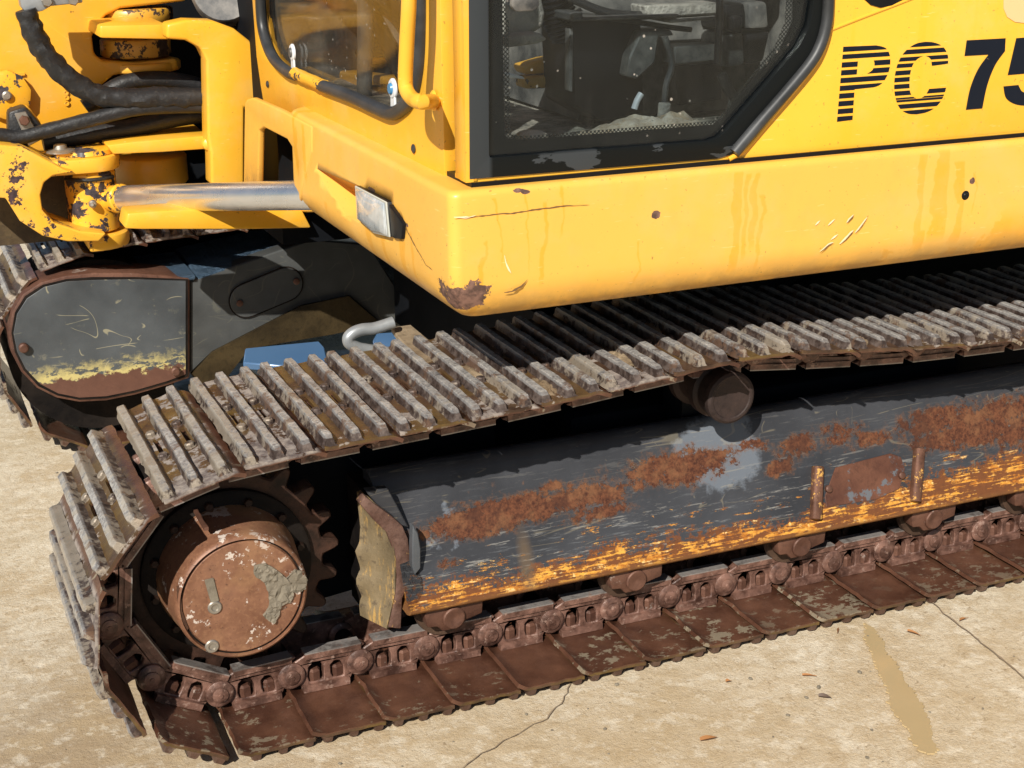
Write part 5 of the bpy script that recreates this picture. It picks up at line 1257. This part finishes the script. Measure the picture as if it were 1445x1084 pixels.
b = MB(); b.prism([(1.0430,0.2400,1.2149),(1.0648,0.2400,1.2153),(1.0663,0.2400,1.1862),(1.0475,0.2400,1.1858)], (0, .03, 0), bev=.003, seg=1); b.obj('slide_latch', M['black'], EX)
b = MB(); b.tube([(0.9885,0.2000,1.2766),(0.9898,0.2000,1.2127),(0.9887,0.2000,1.1348)], .007, 10, 3); b.obj('upright_rod', M['black'], EX)
b = MB(); b.tube([(1.0109,0.2200,1.1115),(1.0312,0.2200,1.0769),(1.0576,0.2200,1.0537),(1.0833,0.2200,1.0466)], .010, 12, 4); b.obj('floor_hose', M['hose'], EX)
b = MB(); b.tube([(0.8078,0.1600,1.0955),(0.7994,0.1600,1.0833),(0.7939,0.1600,1.0683)], .006, 10, 2); b.obj('spring_clip', M['white'], EX)
b = MB(); b.tube([(0.6809,0.2400,1.2722),(0.7666,0.2400,1.2365),(0.8397,0.2400,1.2260),(0.9290,0.2400,1.2300)], .008, 10, 4); b.obj('wiring_harness', M['hose'], EX)
b = MB(); b.tube([(0.7523,0.2400,1.2271),(0.8252,0.2400,1.2164),(0.8998,0.2400,1.2029),(0.9530,0.2400,1.1953)], .005, 10, 4); b.obj('wiring_harness', M['hose'], EX)
random.seed(21)
for n_ in range(16):
    r_ = random.uniform(.008, .020); c_ = (random.uniform(.50, 1.05), random.uniform(.04, .22), 1.018 + r_ * .4)
    b = MB(); bmesh.ops.create_icosphere(b.b, subdivisions=2, radius=r_, matrix=Matrix.Translation(c_) @ Matrix.Rotation(random.random() * 6, 4, 'Z') @ Matrix.Diagonal((random.uniform(1, 2.2), 1, .6, 1)))
    for v in b.b.verts: v.co += v.normal * 0 + Vector((1, 1, 1)) * .004 * fbm(v.co * 60)
    b.obj('dirt_clod', M['sand'], EX, smooth=30)
# corrugated lever boot
bp = [(0.6917,0.3000,1.2804),(0.7004,0.3000,1.2421),(0.7121,0.3000,1.2098),(0.7239,0.3000,1.1822)]
pts = [Vector(p) for p in bp]
b = MB(); b.tube(pts, lambda t: .036 * (1 - .40 * t) + .006 * math.sin(t * 75), 20, 32); b.obj('lever_boot', M['black'], EX)
b = MB(); b.prism([(0.5774,0.2600,1.2623),(0.6551,0.2600,1.2693),(0.6649,0.2600,1.2341),(0.6593,0.2600,1.2092),(0.6270,0.2600,1.1956),(0.5810,0.2600,1.1953)], (0, .05, 0), bev=.012, seg=3); b.obj('rag', M['cloth'], EX)
b = MB(); b.prism([(0.5640,0.2200,1.2023),(0.6328,0.2200,1.2065),(0.6495,0.2200,1.1933),(0.6300,0.2200,1.1868),(0.5679,0.2200,1.1824)], (0, .10, 0), bev=.006, seg=3); b.obj('rag', M['cloth'], EX)
b = MB(); b.prism([(0.4820,0.0050,1.2931),(0.5281,0.0050,1.2981),(0.5306,0.0050,1.2735),(0.5180,0.0050,1.2661),(0.4880,0.0050,1.2662),(0.4806,0.0050,1.2754)], (0, -.012, 0), bev=.003, seg=2); b.obj('window_latch', M['plastic'], dr)
b = MB(); b.prism([(0.6754,0.4000,1.1244),(0.7261,0.4000,1.1351),(0.7805,0.4000,1.1404),(0.7808,0.4000,1.1078),(0.7111,0.4000,1.1076),(0.6842,0.4000,1.1078)], (0, .05, 0), bev=.006, seg=2); b.obj('yellow_floor_step', M['yellow'], EX)
b = MB(); b.prism([(0.6739,0.3800,1.1053),(0.7712,0.3800,1.1079),(0.7715,0.3800,1.0807),(0.6738,0.3800,1.0839)], (0, .05, 0), bev=.006, seg=2); b.obj('yellow_floor_step', M['yellow_dirty'], EX)
b = MB(); b.prism([(0.5171,0.1200,1.1569),(0.5555,0.1200,1.1451),(0.5608,0.1200,1.1400),(0.5210,0.1200,1.1447)], (0, .06, 0), bev=.003, seg=2); b.obj('paper_scrap', M['white'], EX)
# levers and pedals seen through the front glass
b = MB(); b.tube([(0.5200,0.8669,1.3080),(0.5200,0.8886,1.1300),(0.5200,0.9088,1.0058)], .017, 16, 3); b.obj('travel_lever', M['rod_dark'] if 'rod_dark' in M else M['plastic'], EX)
b = MB(); b.tube([(0.6000,1.0931,1.1700),(0.6000,0.9829,1.1170),(0.6000,0.8463,1.0547)], .022, 12, 3, jit=.004); b.obj('lever_boot', M['black'], EX)
b = MB(); b.tube([(0.6200,1.0831,1.2016),(0.6200,0.9527,1.1805),(0.6200,0.8280,1.1310)], .025, 12, 3, jit=.004); b.obj('lever_boot', M['black'], EX)
b = MB(); b.prism([(0.6200,1.5870,1.0068),(0.6200,1.2892,1.0492),(0.6200,1.0699,1.0885),(0.6200,1.0720,1.0690),(0.6200,1.2921,1.0268),(0.6200,1.5494,1.0000)], (.08, 0, 0), bev=.006, seg=2); b.obj('yellow_bracket', M['yellow'], EX)
b = MB(); b.prism([(0.5600,1.4841,1.0105),(0.5600,0.9962,1.0457),(0.5600,0.8958,1.0543),(0.5600,0.8978,1.0356),(0.5600,1.2192,0.9931),(0.5600,1.4874,0.9923)], (.05, 0, 0), bev=.006, seg=2); b.obj('yellow_bracket', M['yellow'], EX)
b = MB(); b.prism([(0.8000,2.6159,1.0219),(0.8000,2.1152,1.0596),(0.8000,2.1224,1.0138),(0.8000,2.6096,0.9683)], (.03, 0, 0), bev=.006, seg=2); b.obj('yellow_bracket', M['yellow_dirty'], EX)
b = MB(); b.prism([(0.7800,2.3790,1.1661),(0.7800,2.1747,1.1782),(0.7800,2.2545,0.9854),(0.7800,2.3701,0.9613)], (.03, 0, 0), bev=.006, seg=2); b.obj('cable_cover', M['cloth'], EX)
b = MB(); b.prism([(0.8000,1.8880,1.1947),(0.8000,1.8098,1.1994),(0.8000,1.8197,1.0226),(0.8000,1.9414,1.0028)], (.03, 0, 0), bev=.006, seg=2); b.obj('yellow_bracket', M['yellow'], EX)
b = MB(); b.prism([(0.6000,1.6583,1.0407),(0.6000,0.9846,1.1013),(0.6000,0.9865,1.0823),(0.6000,1.6632,1.0144)], (.08, 0, 0), bev=.01, seg=2); b.obj('pedal', M['black'], EX)
# cab roof and far posts so the light inside comes through the windows
b = MB(); b.box(.40, 1.31, -.003, 1.26, 2.33, 2.38, .02, 2); b.obj('cab_roof', M['yellow'], EX)

# ------------------------------------------------------------ boom foot and swing gear at the left
SWY = 1.78
b = MB(); b.prism([(-0.2309,1.8000,1.2840),(0.4024,1.8000,1.2669),(0.3231,1.8000,1.1576),(0.1530,1.8000,1.1461),(0.1154,1.8000,1.1298),(0.0900,1.8000,1.1076),(0.0746,1.8000,1.0778),(0.0759,1.8000,1.0344),(0.0958,1.8000,1.0153),(0.1773,1.8000,1.0073),(0.2892,1.8000,1.0106),(0.2930,1.8000,0.9862),(0.2639,1.8000,0.9748),(0.1754,1.8000,0.9853),(0.1195,1.8000,0.9756),(0.0766,1.8000,0.9450),(0.0707,1.8000,0.8622),(0.0683,1.8000,0.7780),(-0.2880,1.8000,0.8053)], (0, .10, 0), bev=.008, seg=3)
bf = b.obj('boom_foot', M['yellow_boom'], EX)
# round lug and pin bosses on the swing axis
ax = [(0.2180,1.9000,0.9905)][0]
def boss(y, px_top, px_bot, r, name, mt, par):
    pass
AXX, AXY = ax[0], ax[1]
def zat(py):     # height on the swing axis of a picture row
    return None
BOSS = [([(0.2034,1.8300,1.1418)][0], [(0.2000,1.8300,1.1020)][0], .098, 'yellow_dirty'), ([(0.1967,1.8300,1.0638)][0], [(0.1926,1.8300,1.0161)][0], .092, 'yellow_dirty'),
        ([(0.2063,1.8300,1.0025)][0], [(0.2043,1.8300,0.9784)][0], .105, 'yellow'), ([(0.2025,1.8000,0.7543)][0], [(0.1961,1.8000,0.6777)][0], .100, 'yellow')]
for i, (a, c_, r, mt) in enumerate(BOSS):
    b = MB(); b.lathe((a[0], a[1] + .05, c_[2]), (0, 0, 1), [(0, r - .004), (.004, r), (a[2] - c_[2] - .004, r), (a[2] - c_[2], r - .004)], 40)
    b.obj('swing_boss', M[mt], EX, smooth=50)
# fixed yoke on the machine frame
b = MB(); b.prism([(0.2159,1.5200,1.1279),(0.2635,1.5200,1.1361),(0.3300,1.5200,1.1315),(0.3819,1.5200,1.1103),(0.4298,1.5200,1.0698),(0.4273,1.5200,0.9139),(0.3960,1.5200,0.9124),(0.3831,1.5200,0.7130),(0.2970,1.5200,0.7204),(0.3013,1.5200,0.8057),(0.2965,1.5200,0.8403),(0.3071,1.5200,1.0359),(0.2951,1.5200,1.0660),(0.2597,1.5200,1.0867),(0.2131,1.5200,1.0923)], (0, .07, 0), bev=.008, seg=3)
yk = b.obj('swing_yoke', M['yellow'], EX)
b = MB(); b.prism([Vector(p) for p in [(-0.0753,0.6240,1.2150),(0.1381,0.6374,1.2150),(0.0975,0.2199,1.2150),(0.1601,0.4757,1.2150),(0.1206,0.9575,1.2150),(-0.0054,0.9852,1.2150)]], (0, 0, -.045), bev=.006, seg=2); b.b.free()
b = MB(); b.prism([(0.0679,1.6000,1.1241),(0.2327,1.6000,1.1203),(0.2367,1.6000,1.0819),(0.0651,1.6000,1.0935)], (0, .22, 0), bev=.006, seg=2); b.obj('yoke_arm', M['yellow'], yk)
b = MB(); b.prism([(0.0533,1.5800,0.8328),(0.1240,1.5800,0.8365),(0.3170,1.5800,0.8387),(0.3200,1.5800,0.8037),(0.1926,1.5800,0.8042),(0.0686,1.5800,0.8084)], (0, .22, 0), bev=.005, seg=2); b.obj('yoke_arm', M['yellow'], yk)
b = MB(); b.lathe([(0.3058,1.5600,0.8207)][0], (0, -1, 0), [(0, .018), (.012, .016), (.018, .008)], 18); b.obj('weld_bead', M['yellow'], yk)
# dark backdrop added for the black shade behind, blocks the view through the machine
b = MB(); b.box(-.05, .75, 2.10, 2.13, .05, 1.5); b.box(.42, .75, 1.30, 2.06, .60, 1.5); b.obj('dark_backdrop', M['dark'], EX)
b = MB(); b.prism([(0.2786,1.9900,0.8405),(0.3259,1.9900,0.8374),(0.3213,1.9900,0.7779),(0.2734,1.9900,0.7773)], (0, .02, 0), bev=.003); b.obj('housing_plate', M['grey'], EX)
# lower flat bracket under the rod
b = MB(); b.prism([(0.0320,1.2600,0.6880),(0.0417,1.2600,0.7244),(0.1326,1.2600,0.7228),(0.4598,1.2600,0.6996),(0.4840,1.2600,0.6458),(0.3159,1.2600,0.6586),(0.0711,1.2600,0.6825)], (0, .09, 0), bev=.006, seg=2); lb = b.obj('swing_bracket', M['yellow'], EX)

# swing cylinder: chrome rod, eye, fork
R0 = [(0.0781,1.5706,0.6962)][0]; R1 = [(0.3766,0.9463,0.7972)][0]
R0, R1 = Vector(R0), Vector(R1); RD = (R1 - R0).normalized()
b = MB(); b.cyl(R0, R1 + RD * .30, .0335, 40); cyl_ = b.obj('cylinder_rod', M['chrome'], EX, smooth=40)
b = MB(); b.lathe(R0 - RD * .025, RD, [(0, .036), (.012, .0375), (.024, .0375), (.028, .0345), (.040, .0345)], 36); b.obj('rod_collar', M['yellow_flaked'], cyl_)
E0 = Vector([(0.0150,1.6494,0.6858)][0])
b = MB(); b.lathe(E0 + V(0, 0, -.078), (0, 0, 1), [(0, .058), (.004, .064), (.150, .064), (.156, .058)], 44); b.cyl(E0, R0 - RD * .01, .032, 24)
ey = b.obj('rod_eye', M['yellow_flaked'], cyl_)
b = MB(); b.lathe([(0.0057,1.5740,0.6884)][0], (-.25, -1, .1), [(0, .011), (.010, .009), (.013, .005), (.018, .004)], 16); b.obj('grease_nipple', M['bolt'], cyl_)
b = MB(); b.tube([E0 + V(math.cos(a) * .067, math.sin(a) * .067, .062) for a in [math.radians(200 + 12 * k) for k in range(11)]], .005, 10, 2); b.obj('eye_ring', M['hose'], cyl_)
fk = MB()
def capsule(z, th, r, back):
    n = 20; P = []
    for k in range(n + 1):
        a = math.radians(-95 + 190 * k / n); P.append((E0.x + r * math.cos(a), E0.y + r * math.sin(a), z))
    P += [(E0.x - back, E0.y + r * 1.0, z), (E0.x - back, E0.y - r * 1.05, z)]
    return P
zt_ = E0.z + .080; zb_ = E0.z - .080
fk.prism(capsule(zt_, 0, .078, .12), (0, 0, .038), bev=.007, seg=2)
fk.prism(capsule(zb_ - .040, 0, .085, .03), (0, 0, .038), bev=.009, seg=2)
# cheek joining the two plates, with rounded opening
ck = [(-0.2988,1.5300,0.8755),(-0.1550,1.5300,0.8529),(-0.0580,1.5300,0.7878),(-0.0383,1.5300,0.7809),(-0.0880,1.5300,0.7762),(-0.1115,1.5300,0.7606),(-0.1229,1.5300,0.7316),(-0.1219,1.5300,0.6925),(-0.0981,1.5300,0.6600),(-0.0391,1.5300,0.6326),(0.0258,1.5300,0.6190),(0.0066,1.5300,0.6008),(-0.0708,1.5300,0.6086),(-0.1285,1.5300,0.6288),(-0.1780,1.5300,0.6712),(-0.2048,1.5300,0.7301),(-0.3142,1.5300,0.7467)]
fk.prism(ck, (0, .14, 0), bev=.008, seg=3)
b = MB(); b.box(E0.x - .25, E0.x - .02, E0.y + .09, E0.y + .11, E0.z - .12, E0.z + .10); b.obj('fork_dark_block', M['brown_dirty'], EX)  # dark block added behind so the fork opening looks dark
fo_ = fk.obj('swing_fork', M['yellow_worn'], EX, smooth=40)
b = MB(); b.prism([(-0.1516,1.0759,0.9020),(-0.1419,1.1564,0.9020),(-0.0722,1.1332,0.9020),(-0.0252,1.1404,0.9020),(-0.0151,1.0774,0.9020),(-0.0331,0.9926,0.9020),(-0.0830,0.9535,0.9020),(-0.1400,1.0158,0.9020)], (0, 0, .016), bev=.003, seg=2); b.b.free()
b = MB(); b.lathe(E0 + V(.0, 0, .116), (0, 0, 1), [(0, .060), (.004, .064), (.014, .060), (.020, .045), (.022, .0)], 28, closed=False); b.box(E0.x - .085, E0.x + .035, E0.y - .045, E0.y + .045, E0.z + .117, E0.z + .133, .006, 2); pc = b.obj('pin_cap', M['yellow_flaked'], EX)
b = MB(); b.lathe(E0 + V(-.068, -.02, .130), (0, 0, 1), [(0, .036), (.004, .036), (.007, .028), (.009, .018), (.018, .016), (.020, .012)], 24); b.obj('cap_bolt', M['bolt'], pc)
# hex plug on the boom foot and its collar
hp = [(-0.1554,1.7900,0.9458)][0]
b = MB(); b.lathe(hp, (0, -1, 0), [(0, .062), (.018, .062), (.024, .050)], 10); hx = b.obj('hex_boss', M['yellow_flaked'], EX)
b = MB(); b.lathe(Vector(hp) + V(0, -.024, 0), (0, -1, 0), [(0, .012), (.010, .012), (.013, .008)], 12); b.obj('boss_bolt', M['bolt'], hx)
b = MB()
for (x, y) in ((28, 105), (33, 119), (36, 128)): pass
for p in [(-0.1147,1.7970,0.9928),(-0.1088,1.7970,0.9673),(-0.1088,1.7970,0.9511)]: b.box(p[0] - .012, p[0] + .012, p[1] - .004, p[1] + .004, p[2] - .003, p[2] + .003, .0015, 1)
# raised casting mark, a column of small digits
for k, p in enumerate([(0.0003,1.7980,0.9789),(-0.0011,1.7980,0.9645),(-0.0024,1.7980,0.9518),(-0.0054,1.7980,0.9393),(-0.0049,1.7980,0.9264),(-0.0063,1.7980,0.9119)]):
    b.lathe(p, (0, -1, 0), [(0, .0065), (.004, .0065), (.004, .0035), (.002, .0035)], 12)
b.obj('casting_marks', M['yellow_boom'], bf)
# hose clamp
cl = [(-0.1566,1.6000,0.9236),(-0.1295,1.6000,0.9270),(-0.0998,1.6000,0.8569),(-0.1319,1.6000,0.8417)]
b = MB(); b.prism(cl, (0, -.006, 0), bev=.002, seg=1); clo = b.obj('hose_clamp', M['zinc_pale'] if 'zinc_pale' in M else M['bolt'], EX)
b = MB(); b.hexbolt([(-0.1360,1.5920,0.9061)][0], (0, -1, 0), .013, .012); b.obj('clamp_bolt', M['rust'], clo)
b = MB(); b.prism([(-0.1686,1.6100,0.9265),(-0.1272,1.6100,0.9377),(-0.0891,1.6100,0.8828),(-0.0920,1.6100,0.8548),(-0.1313,1.6100,0.8366),(-0.1514,1.6100,0.8381),(-0.1746,1.6100,0.8713)], (0, .06, 0), bev=.008, seg=2); b.obj('clamp_block', M['hose'], clo)
b = MB(); b.prism([(-0.1610,1.6600,0.9191),(-0.1157,1.6600,0.9302),(-0.0866,1.6600,0.8823),(-0.1213,1.6600,0.8776)], (0, .05, 0), bev=.008, seg=2); b.obj('clamp_lug', M['yellow_boom'], clo)
# hoses
b = MB(); b.tube([(-0.1036,1.6000,1.1684),(-0.0935,1.6000,1.1245),(-0.0739,1.6000,1.0730),(-0.0391,1.6000,1.0199),(0.0045,1.6000,0.9794),(0.0538,1.6000,0.9537),(0.1189,1.6000,0.9408),(0.1983,1.6000,0.9376),(0.3190,1.6000,0.9319),(0.4073,1.6000,0.9282)], .0265, 18, 8, jit=.006); b.obj('hydraulic_hose', M['hose'], EX)
b = MB(); b.tube([(-0.2603,1.6000,0.8825),(-0.1955,1.6000,0.8726),(-0.1547,1.6000,0.8644),(-0.0946,1.6000,0.8741),(-0.0251,1.6000,0.8868),(0.0630,1.6000,0.9037),(0.1343,1.6000,0.9150),(0.2235,1.6000,0.9163),(0.3687,1.6000,0.9070)], .0185, 16, 6, jit=.0015); b.obj('hydraulic_hose', M['hose'], EX)
b = MB(); b.tube([(-0.0889,1.6800,0.8366),(0.0527,1.6800,0.8480),(0.1432,1.6800,0.8561),(0.2357,1.6800,0.8718),(0.3481,1.6800,0.8827)], .024, 14, 6); b.obj('hydraulic_hose', M['hose'], EX)
b = MB(); b.tube([(0.0329,1.7500,0.9048),(0.1278,1.7500,0.9573),(0.2109,1.7500,0.9670),(0.2935,1.7500,0.9549),(0.3857,1.7500,0.9233)], .022, 14, 6); b.obj('hydraulic_hose', M['hose'], EX)
# pipe flange at the top
b = MB(); b.prism([(-0.1186,1.6000,1.2415),(0.0179,1.6000,1.2371),(0.0341,1.6000,1.1797),(-0.0435,1.6000,1.1743),(-0.0645,1.6000,1.1635),(-0.1014,1.6000,1.1583),(-0.1127,1.6000,1.1754)], (0, .05, 0), bev=.005, seg=2); fl = b.obj('pipe_flange', M['grey_pale'] if 'grey_pale' in M else M['rod'], EX)
for p in [(-0.0526,1.5970,1.1866),(0.0092,1.5970,1.1876)]:
    b = MB(); b.hexbolt(p, (0, -1, 0), .014, .012); b.obj('flange_bolt', M['bolt'], fl)
# silver drum at the top beside the cab
b = MB(); b.lathe([(0.4070,1.7000,1.1795)][0], (-.3, -1, .3), [(0, .085), (.05, .085), (.06, .078)], 36); b.obj('work_lamp', M['plastic'], EX)
b = MB(); b.prism([(0.4421,1.6600,1.2374),(0.4502,1.6600,1.2196),(0.4547,1.6600,1.0875),(0.4238,1.6600,1.0997),(0.4007,1.6600,1.1150),(0.3918,1.6600,1.1474)], (0, .02, 0), bev=.003, seg=1); b.obj('lamp_bracket', M['yellow_dirty'], EX)

print('objects', len(bpy.data.objects))
